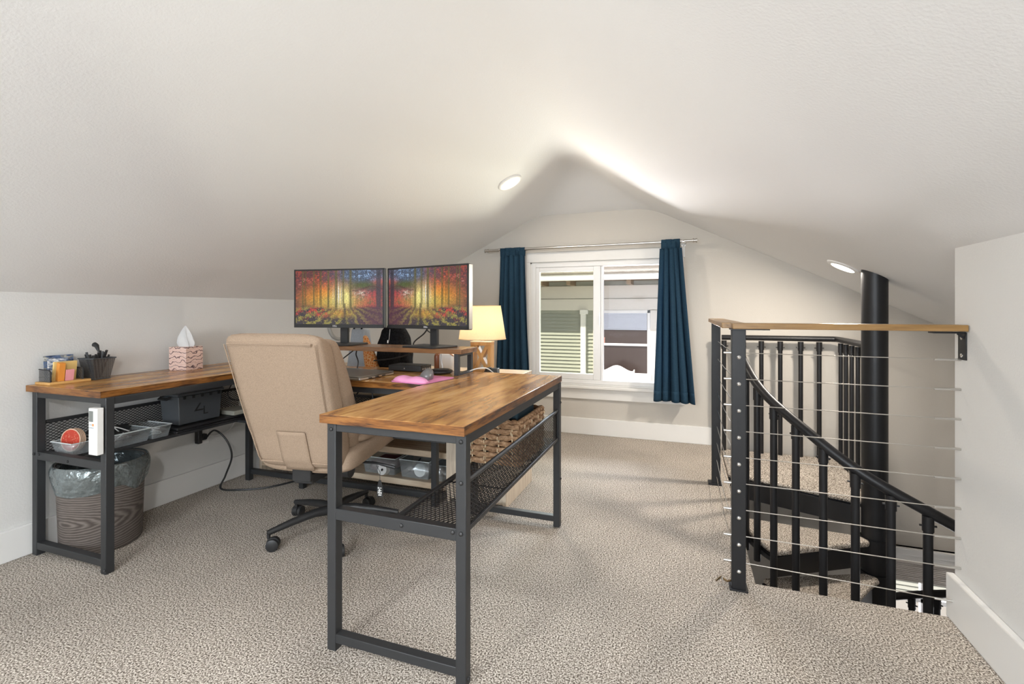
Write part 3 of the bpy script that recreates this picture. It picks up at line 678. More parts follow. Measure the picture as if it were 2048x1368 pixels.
part('tissue', ti.loft(rg), cloth('tissue_paper',(.86,.86,.86),.3,60,.02), tb, local=True)
pc = thing('pen_cup', 'black wire mesh cup full of dark pens on the left desk', 'pen cup', (-2.660,1.515,T1), R(4))
def sq(hw, z): return [(-hw,-hw,z),(hw,-hw,z),(hw,hw,z),(-hw,hw,z)]
m = bpy.data.materials.new('fine_wire_mesh'); m.use_nodes = True; M['wire'] = m
BS(m).inputs['Base Color'].default_value = (.17,.17,.175,1); BS(m).inputs['Metallic'].default_value = .6; BS(m).inputs['Roughness'].default_value = .4
tr_ = N(m,'ShaderNodeBsdfTransparent'); vv = mapping(m,(430,430,430),(R(45),R(20),R(45))); ck = N(m,'ShaderNodeTexChecker'); ck.inputs['Scale'].default_value = 1; L(m, vv, ck.inputs['Vector'])
ml = N(m,'ShaderNodeMath',operation='MULTIPLY'); ml.inputs[1].default_value = .75; L(m, ck.outputs['Fac'], ml.inputs[0])
mx = N(m,'ShaderNodeMixShader'); L(m, ml.outputs[0], mx.inputs[0]); L(m, BS(m).outputs[0], mx.inputs[1]); L(m, tr_.outputs[0], mx.inputs[2]); L(m, mx.outputs[0], m.node_tree.nodes['Material Output'].inputs[0])
part('mesh_wall', MB().add(sq(.034,.003)+sq(.049,.100), [(i,(i+1)%4,4+(i+1)%4,4+i) for i in range(4)]+[(0,1,2,3)]), 'wire', pc, local=True, angle=10)
part('rim', MB().tube(sq(.050,.101), .0028, 8, closed=True), 'gplast', pc, local=True); part('base_rim', MB().tube(sq(.035,.003), .0022, 8, closed=True), 'gplast', pc, local=True)
random.seed(5)
for k in range(16):
    a = 2*PI*k/16; r0, r1 = .018*random.random(), .030+.016*random.random()
    p0 = Vector((r0*math.cos(a),r0*math.sin(a),.008)); p1 = Vector((r1*math.cos(a),r1*math.sin(a),.112+.028*random.random()))
    p0 += pc.location; p1 += pc.location
    tag(part('pen', MB().tube([p0,p0+(p1-p0)*.80,p0+(p1-p0)*.81,p1],[.0036,.0036,.0047,.0045],8), 'plast' if k%4 else 'gplast'), 'dark pen standing in the black wire mesh cup', 'pen', 'pens in the wire mesh cup')
p = pc.location
tag(part('desk_brush', MB().tube([p+Vector((.0,0,.02)),p+Vector((.012,0,.13)),p+Vector((-.005,0,.160)),p+Vector((-.02,-.0,.165))],[.004,.004,.010,.012],10), 'plast'), 'black round-headed tool bent over the pens in the mesh cup', 'tool')
og = thing('desk_organizer', 'small wooden-based black mesh letter holder at the left desk corner', 'organizer', (-2.668,1.380,T1), R(0))
M['honey'] = wood('honey_wood', [(.3,(.50,.26,.07)),(.6,(.66,.38,.13))], 1, .4, .1, 20)
part('wooden_base', MB().box(-.05,.055,-.075,.085,0,.012), 'honey', og, local=True, bev=.003)
part('mesh_side', MB().box(-.045,.035,-.062,-.060,.012,.062), 'wire', og, local=True)
part('mesh_side', MB().box(-.045,.035,.060,.062,.012,.062), 'wire', og, local=True)
part('wire_frame', MB().tube([(.037,-.061,.012),(.037,-.061,.055),(.03,-.061,.063),(-.045,-.061,.066)],.003,8).tube([(.037,.061,.012),(.037,.061,.055),(.03,.061,.063),(-.045,.061,.066)],.003,8).tube([(-.046,-.061,.03),(-.046,.061,.03)],.002,6), 'plast', og, local=True)
def card(nm, x, y0, y1, z0, z1, th, col, label, lean=0, grp=None, bands=None):
    o = og.location; mb = MB().box(-th/2,th/2,0,y1-y0,0,z1-z0); mb.rot(Matrix.Rotation(R(lean),4,'Y')).move((o.x+x,o.y+y0,o.z+z0))
    return tag(part(nm, mb, mat(nm+'_paper', col, .6)), label, 'paper', grp)
m = card('postcard', -.030, -.050, .062, .013, .125, .003, (.10,.14,.25), 'dark blue postcard with a landscape photo at the back of the letter holder', -4)
mm = m.data.materials[0]; v = mapping(mm,(30,30,60)); nn = N(mm,'ShaderNodeTexNoise'); nn.inputs['Scale'].default_value=1.4; L(mm,v,nn.inputs['Vector']); rr_ = ramp(mm, nn.outputs['Fac'], [(.35,(.03,.05,.10)),(.5,(.12,.18,.33)),(.6,(.25,.24,.2)),(.7,(.6,.6,.58))]); L(mm, rr_.outputs[0], BS(mm).inputs['Base Color'])
m = card('postcard', -.018, -.042, .035, .013, .112, .003, (.3,.33,.4), 'blue and white postcard in front of the dark blue one', -4)
mm = m.data.materials[0]; v = mapping(mm,(40,40,80)); nn = N(mm,'ShaderNodeTexNoise'); nn.inputs['Scale'].default_value=1.4; L(mm,v,nn.inputs['Vector']); rr_ = ramp(mm, nn.outputs['Fac'], [(.38,(.10,.14,.25)),(.5,(.35,.40,.5)),(.6,(.8,.8,.82))]); L(mm, rr_.outputs[0], BS(mm).inputs['Base Color'])
card('envelope', -.004, -.035, .052, .013, .098, .010, (.86,.62,.24), 'pale yellow envelope stack filling the letter holder', 8)
card('note_pad', .020, -.030, -.008, .013, .095, .022, (.78,.30,.05), 'orange spiral note pad at the left end of the letter holder', 8)
card('sticky_note', .030, -.004, .026, .013, .062, .006, (.85,.36,.40), 'small pink sticky note pad leaning on the yellow envelopes', 10)

# remote control on the left leg
rc = thing('remote_control', 'white air conditioner remote fixed to the front left desk leg', 'remote', (-2.243,1.285,.495))
part('remote_body', MB().box(-.030,.022,-.022,.004,0,.190), 'white', rc, local=True, bev=.003)
part('display', MB().box(-.024,.000,-.0232,-.0218,.135,.178), mat('lcd_grey',(.20,.21,.20),.3), rc, local=True)
part('button', MB().box(-.004,.004,-.0236,-.0218,.118,.127), mat('orange_button',(.80,.33,.12),.5), rc, local=True)
part('button', MB().box(-.022,-.008,-.0236,-.0218,.120,.125).box(-.022,-.008,-.0236,-.0218,.108,.113).box(-.004,.004,-.0236,-.0218,.108,.113), mat('grey_button',(.5,.53,.57),.5), rc, local=True)

# shelf of the left wing: clear bins, coasters, crate, folders
SZ = .4425
def bin_(x0,x1,y0,y1,z0,z1,tp_=.01,div=None):
    mb = MB(); b_ = [(x0+tp_,y0+tp_,z0),(x1-tp_,y0+tp_,z0),(x1-tp_,y1-tp_,z0),(x0+tp_,y1-tp_,z0)]; t_ = [(x0,y0,z1),(x1,y0,z1),(x1,y1,z1),(x0,y1,z1)]
    mb.add(b_+t_, [(0,1,2,3)]+[(i,(i+1)%4,4+(i+1)%4,4+i) for i in range(4)])
    if div: mb.add([(x0+tp_,div,z0),(x1-tp_,div,z0),(x1,div,z1-.008),(x0,div,z1-.008)], [(0,1,2,3)])
    return mb
def clear_bin(nm, label, x0,x1,y0,y1,z0,z1,div=None,lid=False, group=None):
    t = thing(nm, label, 'bin', ((x0+x1)/2,(y0+y1)/2,z0), group=group)
    part('bin_body', bin_(x0,x1,y0,y1,z0,z1,.012,div), 'clear', t, solid=.0018, angle=20)
    part('rim', MB().tube([(x0,y0,z1),(x1,y0,z1),(x1,y1,z1),(x0,y1,z1)],.003,6,closed=True), M['rimp'], t)
    return t
M['rimp'] = mat('frosted_rim', (.62,.66,.66), .3)
clear_bin('storage_bin', 'clear shallow plastic bin with cables, middle of the left desk shelf', -2.64,-2.465,1.44,1.635,SZ,SZ+.062)
clear_bin('storage_bin', 'clear small plastic bin with white wire, beside the dark grey crate', -2.64,-2.465,1.64,1.735,SZ,SZ+.060)
clear_bin('storage_bin', 'clear plastic bin holding round red coasters behind the white remote', -2.66,-2.515,1.335,1.43,SZ,SZ+.052)
random.seed(2)
def tangle(nm, c, sz, n, r, m, label, seed=1):
    rn = random.Random(seed); pts = [Vector((c[0]+sz[0]*(rn.random()-.5), c[1]+sz[1]*(rn.random()-.5), c[2]+sz[2]*rn.random())) for _ in range(n)]
    o = cable(nm, pts, r, m, label, 6); return o
tangle('coiled_cable', (-2.555,1.54,SZ+.010), (.12,.14,.045), 22, .0042, 'plast', 'tangle of black cables in the middle clear bin', 3)
tangle('coiled_cable', (-2.54,1.56,SZ+.010), (.08,.10,.07), 9, .0025, 'white', 'thin white cable loop on top of the black cables', 8)
tangle('wire_bundle', (-2.555,1.688,SZ+.008), (.11,.055,.035), 34, .0022, 'white', 'bundle of white wire in the small clear bin', 5)
tag(part('tablet_case', MB().box(-2.63,-2.60,1.45,1.62,SZ+.045,SZ+.075), 'plast', bev=.004), 'long black case lying over the back of the middle clear bin', 'case')
M['red'] = mat('red_print', (.55,.06,.03), .5)
mm = M['red']; vv = mapping(mm,(1,1,1)); nn = N(mm,'ShaderNodeTexNoise'); nn.inputs['Scale'].default_value = 190; L(mm,vv,nn.inputs['Vector']); rr_ = ramp(mm, nn.outputs['Fac'], [(.60,(.50,.045,.022)),(.66,(.62,.28,.18))]); L(mm, rr_.outputs[0], BS(mm).inputs['Base Color'])
ctx_ = Vector((.22,-.97,.10)).normalized(); cm = Vector((0,0,1)).rotation_difference(ctx_).to_matrix().to_4x4()
for k in range(4):
    c_ = Vector((-2.590,1.372,SZ+.056))-ctx_*.0065*k+Vector((.001*k,0,0))
    t = thing('coaster', ['round red printed coaster at the front of the upright stack','second coaster of the upright stack, just behind the red one','third coaster of the upright stack, behind the red one','rearmost coaster of the upright stack in the clear bin'][k], 'coaster', c_)
    part('coaster_edge', MB().lathe([(.0002,-.002),(.051,-.002),(.051,.0015),(.0002,.0015)], (0,0,0), 32, cm), mat('kraft_edge',(.62,.42,.30),.6), t, local=True)
    part('coaster_face', MB().lathe([(.0002,.002),(.046,.002)], (0,0,0), 32, cm), 'red', t, local=True)
# dark grey crate with lid
bx = thing('utility_box', 'dark grey plastic crate with notched lid and embossed letters on desk shelf', 'box', (-2.565,1.91,SZ+.032))
zz = bx.location.z
part('box_body', MB().hexa([(-2.625,1.80,zz),(-2.500,1.80,zz),(-2.500,2.035,zz),(-2.625,2.035,zz)],[(-2.635,1.79,zz+.150),(-2.493,1.79,zz+.150),(-2.493,2.045,zz+.150),(-2.635,2.045,zz+.150)]), 'gplast', bx, bev=.004)
part('box_lid', MB().box(-2.640,-2.486,1.782,2.052,zz+.153,zz+.166).box(-2.637,-2.490,1.786,2.048,zz+.1665,zz+.180).box(-2.633,-2.494,1.792,2.042,zz+.1805,zz+.198), 'gplast', bx, bev=.003)
for k in range(5): part('lid_notch', MB().box(-2.4945,-2.489,1.815+.050*k,1.829+.050*k,zz+.134,zz+.152), 'plast', bx)
part('carry_handle', MB().tube([(-2.60,1.78,zz+.15),(-2.60,1.762,zz+.14),(-2.54,1.762,zz+.14),(-2.54,1.78,zz+.15)],.006,8), 'plast', bx)
part('embossed_letter', text_mb('Z', .085, plane_m((-2.4975,1.905,zz+.085),(0,1,0),(0,0,1)), .0022), 'plast', bx)
part('embossed_letter', text_mb('L', .065, plane_m((-2.4985,1.945,zz+.055),(0,1,0),(0,0,1)), .0022), 'plast', bx)
tag(part('folder', MB().box(-2.66,-2.462,1.76,2.20,SZ,SZ+.012).box(-2.655,-2.465,1.765,2.19,SZ+.014,SZ+.028), 'plast', bev=.003), 'flat black folder lying on left desk shelf under the grey crate', 'folder')
tag(part('notebook', MB().box(-2.60,-2.45,2.085,2.22,SZ+.030,SZ+.055), mat('grey_notebook',(.34,.33,.28),.5), bev=.003), 'grey-beige closed notebook on the black folder next to the chair', 'notebook')
cable('hanging_cable', [(-2.50,2.12,.66),(-2.47,2.06,.60),(-2.46,2.10,.56),(-2.45,2.20,.56),(-2.46,2.24,.62),(-2.49,2.18,.65),(-2.50,2.12,.66)], .003, 'plast', 'round loop of thin black cable above the grey notebook')

# wall outlet and cables below the left wing
ol = thing('wall_outlet', 'white wall outlet low on the left wall under the desk', 'outlet', (XL+.002,2.12,.33))
part('cover_plate', MB().box(0,.006,-.035,.035,-.057,.057), 'white', ol, local=True, bev=.002)
part('socket', MB().box(.006,.008,-.017,.017,-.04,-.008).box(.006,.008,-.017,.017,.008,.04), 'trim', ol, local=True, bev=.001)
tag(part('wall_plug', MB().box(XL+.011,XL+.04,2.09,2.12,.305,.34).box(XL+.011,XL+.045,2.06,2.085,.29,.37), 'plast', bev=.004), 'black plug in the wall outlet under the left desk', 'plug')
cable('extension_cord', [(-2.70,2.10,.31),(-2.66,2.13,.36),(-2.60,2.16,.30),(-2.58,2.18,.20),(-2.62,2.17,.08),(-2.62,2.14,.012),(-2.50,2.18,.006),(-2.38,2.27,.006),(-2.30,2.42,.008)], .0055, 'plast', 'thick black power cord dropping from the outlet onto the carpet')
cable('white_cable', [(-2.71,2.10,.33),(-2.72,2.2,.31),(-2.72,2.29,.33),(-2.72,2.33,.40),(-2.715,2.33,.50),(-2.712,2.31,.60)], .004, 'white', 'white cable looping against the left wall behind desk mesh')

# waste bin
wb = thing('waste_bin', 'round grey wood-grain waste bin with a silver liner under the desk', 'waste bin', (-2.560,1.478,0))
m = M['gwood'] = mat('grey_wood_print', (.2,.17,.15), .55)
v = mapping(m, (1,1,1)); wv = N(m,'ShaderNodeTexWave', wave_type='RINGS', rings_direction='SPHERICAL'); wv.inputs['Scale'].default_value = 9; wv.inputs['Distortion'].default_value = 5; wv.inputs['Detail'].default_value = 3; wv.inputs['Detail Scale'].default_value = 1.3
mpn = N(m,'ShaderNodeMapping'); mpn.inputs['Location'].default_value = (-.02,.16,-.52); mpn.inputs['Scale'].default_value = (.8,.8,3.6); L(m, v, mpn.inputs[0]); L(m, mpn.outputs[0], wv.inputs['Vector'])
rp = ramp(m, wv.outputs['Fac'], [(0,(.075,.06,.052)),(.35,(.115,.094,.082)),(.7,(.155,.13,.115)),(1,(.20,.17,.152))]); L(m, rp.outputs[0], BS(m).inputs['Base Color'])
part('bin_body', MB().lathe([(.0002,.004),(.145,.004),(.150,.012),(.162,.37),(.166,.385),(.160,.388),(.155,.37),(.145,.02),(.0002,.018)], (0,0,0), 48), 'gwood', wb, local=True)
ln = MB()
def linf(a, b):
    th = 2*PI*a; wv_ = .5+.5*mn.noise((math.cos(th)*2.2, math.sin(th)*2.2, b*1.5)); rag = .045*mn.noise((math.cos(th)*1.7+5, math.sin(th)*1.7, 0))
    if b < .3: t = b/.3; return ((.150-.002*t)*math.cos(th), (.150-.002*t)*math.sin(th), .16+.22*t)
    t = (b-.3)/.7; r_ = .160+.012*math.sin(t*PI)+.018*(wv_-.4)*t*1.5+.007; z = .392+.012*math.sin(t*PI)-(.115+rag)*t**1.3
    return (r_*math.cos(th), r_*math.sin(th), z)
ln.grid(linf, 72, 24)
M['foil'] = mat('silver_liner', (.22,.25,.255), .2, .6, bump=.9, bscale=22, bdist=.02)
part('bag_liner', ln, 'foil', wb, local=True, label='shiny silver-grey bag folded over the rim')

# basket on the right wing shelf
bk_ = thing('wicker_basket', 'brown woven water hyacinth basket on the right mesh shelf', 'basket', (-.752,2.015,.443))
bx0,bx1,by0,by1,bz0,bz1 = -.868,-.632,1.85,2.185,.446,.618
def weave(p0, p1, z0, z1, rows, n, amp, r, ph=0):
    mb = MB(); p0, p1 = Vector(p0), Vector(p1); d = (p1-p0); nrm = Vector((d.y,-d.x,0)).normalized()
    for k in range(rows):
        z = z0+(z1-z0)*(k+.5)/rows; pts = []
        N_ = n*6
        for i in range(N_+1):
            t = i/N_; s_ = math.sin(PI*t*n+PI*(k%2)+ph)
            q = p0+d*t+nrm*amp*s_; pts.append((q.x,q.y,z+.0015*math.sin(i*1.7+k)))
        mb.tube(pts, [r*(.8+.25*abs(math.cos(PI*i/6))) for i in range(N_+1)], 7)
    return mb
M['rush'] = wood('water_hyacinth', [(.3,(.13,.065,.03)),(.45,(.28,.155,.08)),(.58,(.44,.27,.15)),(.7,(.62,.43,.27))], 2, .7, 1.2, 38)
C4 = [(bx0,by0,0),(bx1,by0,0),(bx1,by1,0),(bx0,by1,0)]
wsd = MB(); rows = 7
for i in range(4):
    a, b = C4[i], C4[(i+1)%4]; n = 4 if i in (0,2) else 7
    if i == 0:   # handle opening in the near side, left part lower
        q = weave(a, b, bz0, bz0+.125, 5, n, .006, .0125); wsd.add(q.v, q.f, True)
        q = weave((bx0+.115,by0,0), b, bz0+.125, bz1, 2, 2, .006, .0125); wsd.add(q.v, q.f, True)
    else:
        q = weave(a, b, bz0, bz1, rows, n, .006, .0125); wsd.add(q.v, q.f, True)
part('woven_side', wsd, 'rush', bk_)
rim = MB()
def braid(pts, r=.0085, m_=5):
    P = [Vector(p) for p in pts]
    for sgn in (0, PI):
        out = []
        for a, b in zip(P, P[1:]):
            n = max(2,int((b-a).length/.006)); d = (b-a).normalized(); s_ = d.cross(Vector((0,0,1)))
            if s_.length < .1: s_ = Vector((1,0,0))
            s_.normalize(); up = s_.cross(d)
            for k in range(n):
                t = k/n; ph = (b-a).length*t/.011*1.0+sgn; out.append(a+(b-a)*t+s_*.006*math.sin(ph)+up*.004*math.cos(ph))
        rim.tube(out, r*.85, 7)
braid([(bx0,by0,bz0+.133),(bx0+.112,by0,bz0+.133)]); braid([(bx0+.112,by0,bz0+.135),(bx0+.115,by0,bz1+.004)])
braid([(bx0+.115,by0,bz1+.006),(bx1,by0,bz1+.006),(bx1,by1,bz1+.006),(bx0,by1,bz1+.006),(bx0,by0,bz1+.006)])
part('braided_rim', rim, 'rush', bk_)
pegs = MB()
for i in range(4):
    a, b = Vector(C4[i]), Vector(C4[(i+1)%4]); n = 4 if i in (0,2) else 7; nrm = Vector(((b-a).y,-(b-a).x,0)).normalized()
    for k in range(n):
        q = a+(b-a)*(k+.5)/n
        top = bz0+.12 if (i == 0 and k < 2) else bz1
        pegs.tube([(q.x,q.y,bz0),(q.x,q.y,top)], .003, 6)
        for j in range(rows):
            z = bz0+(top-bz0)*(j+.5)/rows; 
            if (j+k)%2 == 0: e = q+nrm*.0155; pegs.tube([(e.x,e.y,z-.007),(e.x+nrm.x*.002,e.y+nrm.y*.002,z),(e.x,e.y,z+.007)], .002, 5)
part('basket_stake', pegs, mat('pale_reed',(.72,.58,.38),.6), bk_)
part('basket_floor', MB().box(bx0,bx1,by0,by1,bz0-.002,bz0+.006), 'rush', bk_)
tag(part('storage_pouch', MB().box(bx0+.05,bx1-.022,1.90,2.13,.53,.674), mat('teal_fabric',(.008,.045,.075),.55), bev=.012, seg=4), 'dark teal box-shaped pouch filling the wicker basket', 'pouch')
tag(part('folded_cloth', MB().box(bx0+.02,bx0+.11,1.873,1.896,.47,.60), mat('black_cloth',(.012,.014,.018),.8), bev=.006), 'black folded cloth at the handle opening of the wicker basket', 'cloth')

# ------------------------------------------------------------------ light oak sideboard behind the desk
sb = thing('sideboard', 'long low light oak sideboard standing behind the desk', 'sideboard', (-1.75,2.7,0))
ZT = .70; SX0, SX1, SY0, SY1 = -2.66, -.915, 2.455, 2.93
part('top_board', MB().box(SX0,SX1,SY0-.005,SY1,ZT-.03,ZT), 'oakx', sb, bev=.002)
part('side_panel', MB().box(SX1-.02,SX1,SY0,SY1,.0,ZT-.03), 'oak', sb, bev=.001)
part('side_panel', MB().box(SX0,SX0+.02,SY0,SY1,.0,ZT-.03), 'oak', sb, bev=.001)
part('door', MB().box(-1.255,SX1-.02,SY0,SY0+.018,.02,ZT-.03).box(-1.20,-1.197,SY0-.002,SY0,.02,ZT-.03).box(-1.16,-1.157,SY0-.002,SY0,.02,ZT-.03), 'oak', sb, bev=.001)
part('side_panel', MB().box(-1.275,-1.255,SY0,SY1,.0,ZT-.03), 'oak', sb)
for z in (.055,.235,.45): part('shelf', MB().box(SX0+.02,-1.275,SY0,SY1,z,z+.035), 'oakx', sb, bev=.001)
part('back_panel', MB().box(SX0+.02,SX1-.02,SY1-.012,SY1,.02,ZT-.03), 'oakx', sb)
clear_bin('lidded_tub', 'clear plastic tub with cable reels, low shelf of the sideboard', -1.60,-1.40,2.48,2.72,.09,.195)
clear_bin('lidded_tub', 'clear plastic tub at the right end of low sideboard shelf', -1.385,-1.285,2.48,2.72,.09,.185)
clear_bin('lidded_tub', 'clear plastic tub with red items on the sideboard shelf behind chair', -1.86,-1.63,2.48,2.70,.09,.19)
tag(part('tub_contents', MB().box(-1.82,-1.68,2.50,2.66,.10,.16), mat('dull_red',(.16,.04,.05),.6), bev=.01), 'dull red pouch inside the clear tub behind the chair', 'pouch')
tag(part('cable_reel', MB().lathe([(.0002,-.012),(.02,-.012),(.038,-.014),(.038,.014),(.02,.012),(.0002,.012)], (-1.465,2.50,.14), 24, Matrix.Rotation(R(80),4,'X')), 'rimp'), 'round white cable reel inside the clear tub on low shelf', 'reel')
tag(part('paper_roll', MB().lathe([(.008,-.02),(.03,-.02),(.03,.02),(.008,.02)], (-1.70,2.47,.125), 20, Matrix.Rotation(R(75),4,'X')), 'white'), 'white roll in front of the dull red pouch', 'roll')
tangle('reel_cable', (-1.52,2.60,.10), (.12,.14,.05), 14, .005, 'plast', 'black cables inside the clear tub on the low shelf', 12)
tag(part('printer', MB().box(-2.58,-2.34,2.48,2.75,.272,.335), 'plast', bev=.006), 'flat black device on the sideboard shelf left of the chair', 'device')
tag(part('under_desk_tray', MB().box(-1.42,-1.20,2.13,2.32,.445,.478), 'plast', bev=.006), 'flat black device lying on the rear mesh shelf of the desk', 'device')

# things on the sideboard
lm = thing('table_lamp', 'table lamp with cream shade and square wooden X-frame base', 'lamp', (-1.158,2.70,ZT))
LB = MB(); hw = .066; t_ = .022; dp = .028
X = part('lamp_base', MB().box(-hw,hw,-dp,dp,0,.022).box(-hw,hw,-dp,dp,.168,.188).box(-hw,-hw+t_,-dp,dp,.022,.168).box(hw-t_,hw,-dp,dp,.022,.168), 'lampw', lm, local=True, bev=.0015)
cr = MB().beam((-.040,0,.022),(.040,0,.170),.044,.022,(1,0,0)).beam((.040,0,.022),(-.040,0,.170),.040,.022,(1,0,0))
part('x_brace', cr, 'lampw', lm, local=True, bev=.001)
part('top_cap', MB().box(-hw-.002,hw+.002,-dp-.002,dp+.002,.188,.194), mat('pale_cap',(.80,.70,.55),.5), lm, local=True, bev=.001)
part('socket_neck', MB().lathe([(.011,.194),(.011,.212),(.016,.216),(.016,.26)],(0,0,0),16), 'trim', lm, local=True)
part('bulb', MB().lathe([(.012,.26),(.026,.285),(.03,.305),(.022,.328),(.0002,.336)],(0,0,0),20), emit('lit_bulb',(1,.74,.42),6), lm, local=True)
m = cloth('linen_shade', (.86,.74,.55), .62, 300, .08); M['shade'] = m
part('lamp_shade', MB().lathe([(.143,.208),(.112,.408)],(0,0,0),56), 'shade', lm, local=True)
part('shade_ring', MB().tube([(.143*math.cos(2*PI*k/48),.143*math.sin(2*PI*k/48),.208) for k in range(48)],.002,6,closed=True).tube([(.112*math.cos(2*PI*k/48),.112*math.sin(2*PI*k/48),.408) for k in range(48)],.002,6,closed=True), M['shade'], lm, local=True)
l = light('bulb_glow', 'POINT', (0,0,.305), (0,0,0), 6.5, (1,.74,.46), shadow_soft_size=.035); l.parent = lm; l.location = (0,0,.305)
tag(part('charging_block', MB().box(-1.090,-1.045,2.66,2.70,ZT,ZT+.036), 'gplast', bev=.003), 'small dark grey cube charger on the sideboard right of lamp', 'charger')
tag(part('black_gadget', MB().hexa([(-1.125,2.62,ZT),(-1.095,2.61,ZT),(-1.085,2.65,ZT),(-1.115,2.66,ZT)],[(-1.10,2.62,ZT+.045),(-1.085,2.615,ZT+.045),(-1.075,2.65,ZT+.045),(-1.09,2.655,ZT+.045)]), 'plast', bev=.003), 'small tilted black gadget between the lamp and cube charger', 'gadget')
bp_ = thing('backpack', 'black backpack standing on the sideboard between the two monitors', 'backpack', (-1.79,2.72,ZT))
M['bpk'] = cloth('black_nylon', (.013,.013,.015), 0, 90, .5)
rg = []
for i in range(18):
    t = i/17; hw_ = lerp1(t,[0,.1,.35,.7,.9,1],[.115,.128,.125,.105,.075,.035]); ht_ = lerp1(t,[0,.1,.5,.9,1],[.05,.07,.065,.05,.02])
    r0 = ring(hw_,ht_,0,.002+.29*t,2.8,32); rg.append([(x*(1+.03*math.sin(z*60+y*50)), y+.004*math.sin(x*70+z*40), z) for x,y,z in r0])
part('bag_body', MB().loft(rg), 'bpk', bp_, local=True, sub=1)
rg = []
for i in range(10):
    t = i/9; s_ = math.sin(PI*min(.95,.08+t*.85))**.5; rg.append(ring(.085*s_,.03*s_,-.062,.015+.15*t,3,24))
part('front_pocket', MB().loft(rg), 'bpk', bp_, local=True, sub=1)
part('zipper', MB().tube([(.012,-.071,.26),(.008,-.074,.20),(.0,-.074,.17)],.0018,6).tube([(.0,-.078,.19),(.0,-.080,.172)],.003,6), 'steel', bp_, local=True)
part('carry_loop', MB().tube([(-.02,.02,.285),(-.015,.02,.31),(.015,.02,.31),(.02,.02,.285)],.005,8), 'bpk', bp_, local=True)
tt = thing('tote_bag', 'pale grey-blue tapered tote bag on the sideboard behind left monitor', 'bag', (-2.055,2.72,ZT))
part('bag_body', MB().hexa([(-.08,-.05,0),(.08,-.05,0),(.08,.05,0),(-.08,.05,0)],[(-.05,-.035,.26),(.05,-.035,.26),(.05,.035,.26),(-.05,.035,.26)]), cloth('grey_blue_cloth',(.40,.43,.47),0,200,.1), tt, local=True, bev=.012, seg=4)
part('bag_handle', MB().tube([(-.03,-.03,.255),(-.03,-.03,.31),(.0,-.03,.33),(.03,-.03,.31),(.03,-.03,.255)],.006,8), 'bpk', tt, local=True)
pz = thing('patterned_scarf', 'orange paisley scarf bag leaning between the tote and black backpack', 'scarf', (-1.955,2.665,ZT))
m = M['pais'] = mat('orange_paisley', (.6,.2,.05), .8); v = mapping(m,(60,60,60)); vo = N(m,'ShaderNodeTexVoronoi'); vo.feature = 'DISTANCE_TO_EDGE'; vo.inputs['Scale'].default_value = 1; L(m, v, vo.inputs['Vector'])
rp = ramp(m, vo.outputs['Distance'], [(.0,(.75,.50,.28)),(.08,(.70,.36,.12)),(.16,(.58,.16,.03)),(.35,(.68,.22,.05)),(.5,(.20,.05,.03))]); L(m, rp.outputs[0], BS(m).inputs['Base Color'])
part('scarf_body', MB().loft([ring(lerp1(t,[0,.4,1],[.052,.045,.012]),lerp1(t,[0,1],[.035,.012]),0,.002+.215*t,2.4,24,0,lerp1(t,[0,1],[.035,-.025])) for t in np.linspace(0,1,12)]), 'pais', pz, local=True, sub=1)
pu = thing('handbag', 'white and brown leather handbag on the sideboard behind monitor shelf leg', 'handbag', (-1.41,2.72,ZT))
part('white_panel', MB().box(-.035,.075,-.05,.05,0,.115), mat('white_leather',(.80,.79,.78),.4), pu, local=True, bev=.022, seg=5)
part('brown_gusset', MB().box(-.068,-.028,-.052,.052,0,.113), mat('brown_leather',(.24,.08,.035),.4), pu, local=True, bev=.022, seg=5)
part('bag_strap', MB().tube([(-.05,-.045,.10),(-.02,-.054,.124),(.03,-.054,.126),(.07,-.045,.10)],.004,8), mat('tan_strap',(.40,.18,.08),.5), pu, local=True)
mr = thing('round_mirror', 'round pale grey framed mirror on the left wall behind left monitor', 'mirror', (XL+.002,3.34,.97))
rx = Matrix.Rotation(R(90),4,'Y')
part('mirror_frame', MB().lathe([(.115,.004),(.120,.018),(.135,.020),(.142,.010),(.142,0)],(0,0,0),48,rx), mat('mirror_grey',(.42,.41,.39),.5), mr, local=True)
part('mirror_glass', MB().lathe([(.0002,.006),(.116,.006)],(0,0,0),48,rx), mat('pale_face',(.60,.58,.55),.45), mr, local=True)

# ------------------------------------------------------------------ curtain rod and curtains
YC = YF-.10
rod = thing('curtain_rod', 'brushed steel curtain rod mounted above the window', 'curtain rod', (-.81,YC,1.635))
part('rod_tube', MB().tube([(-1.70,YC,1.628),(-.80,YC,1.632)],.0125,16).tube([(-.80,YC,1.632),(.065,YC,1.637)],.0105,16), 'steel', rod)
for x, z in ((-1.715,1.628),(.075,1.637)):
    part('finial', MB().lathe([(.0002,-.018),(.018,-.018),(.019,-.012),(.014,-.009),(.014,.006),(.019,.009),(.019,.015),(.0002,.018)],(x,YC,z),24,Matrix.Rotation(R(90),4,'Y')), 'steel', rod)
for x in (-1.585,-.012):
    part('bracket', MB().tube([(x,YC,1.632),(x,YC+.05,1.632),(x,YF-.004,1.625)],.006,8).lathe([(.0002,0),(.022,0),(.022,.006),(.0002,.006)],(x,YF,1.625),18,Matrix.Rotation(R(90),4,'X')).lathe([(.016,-.006),(.016,.006)],(x,YC,1.632),18,Matrix.Rotation(R(90),4,'Y')), 'chrome', rod)
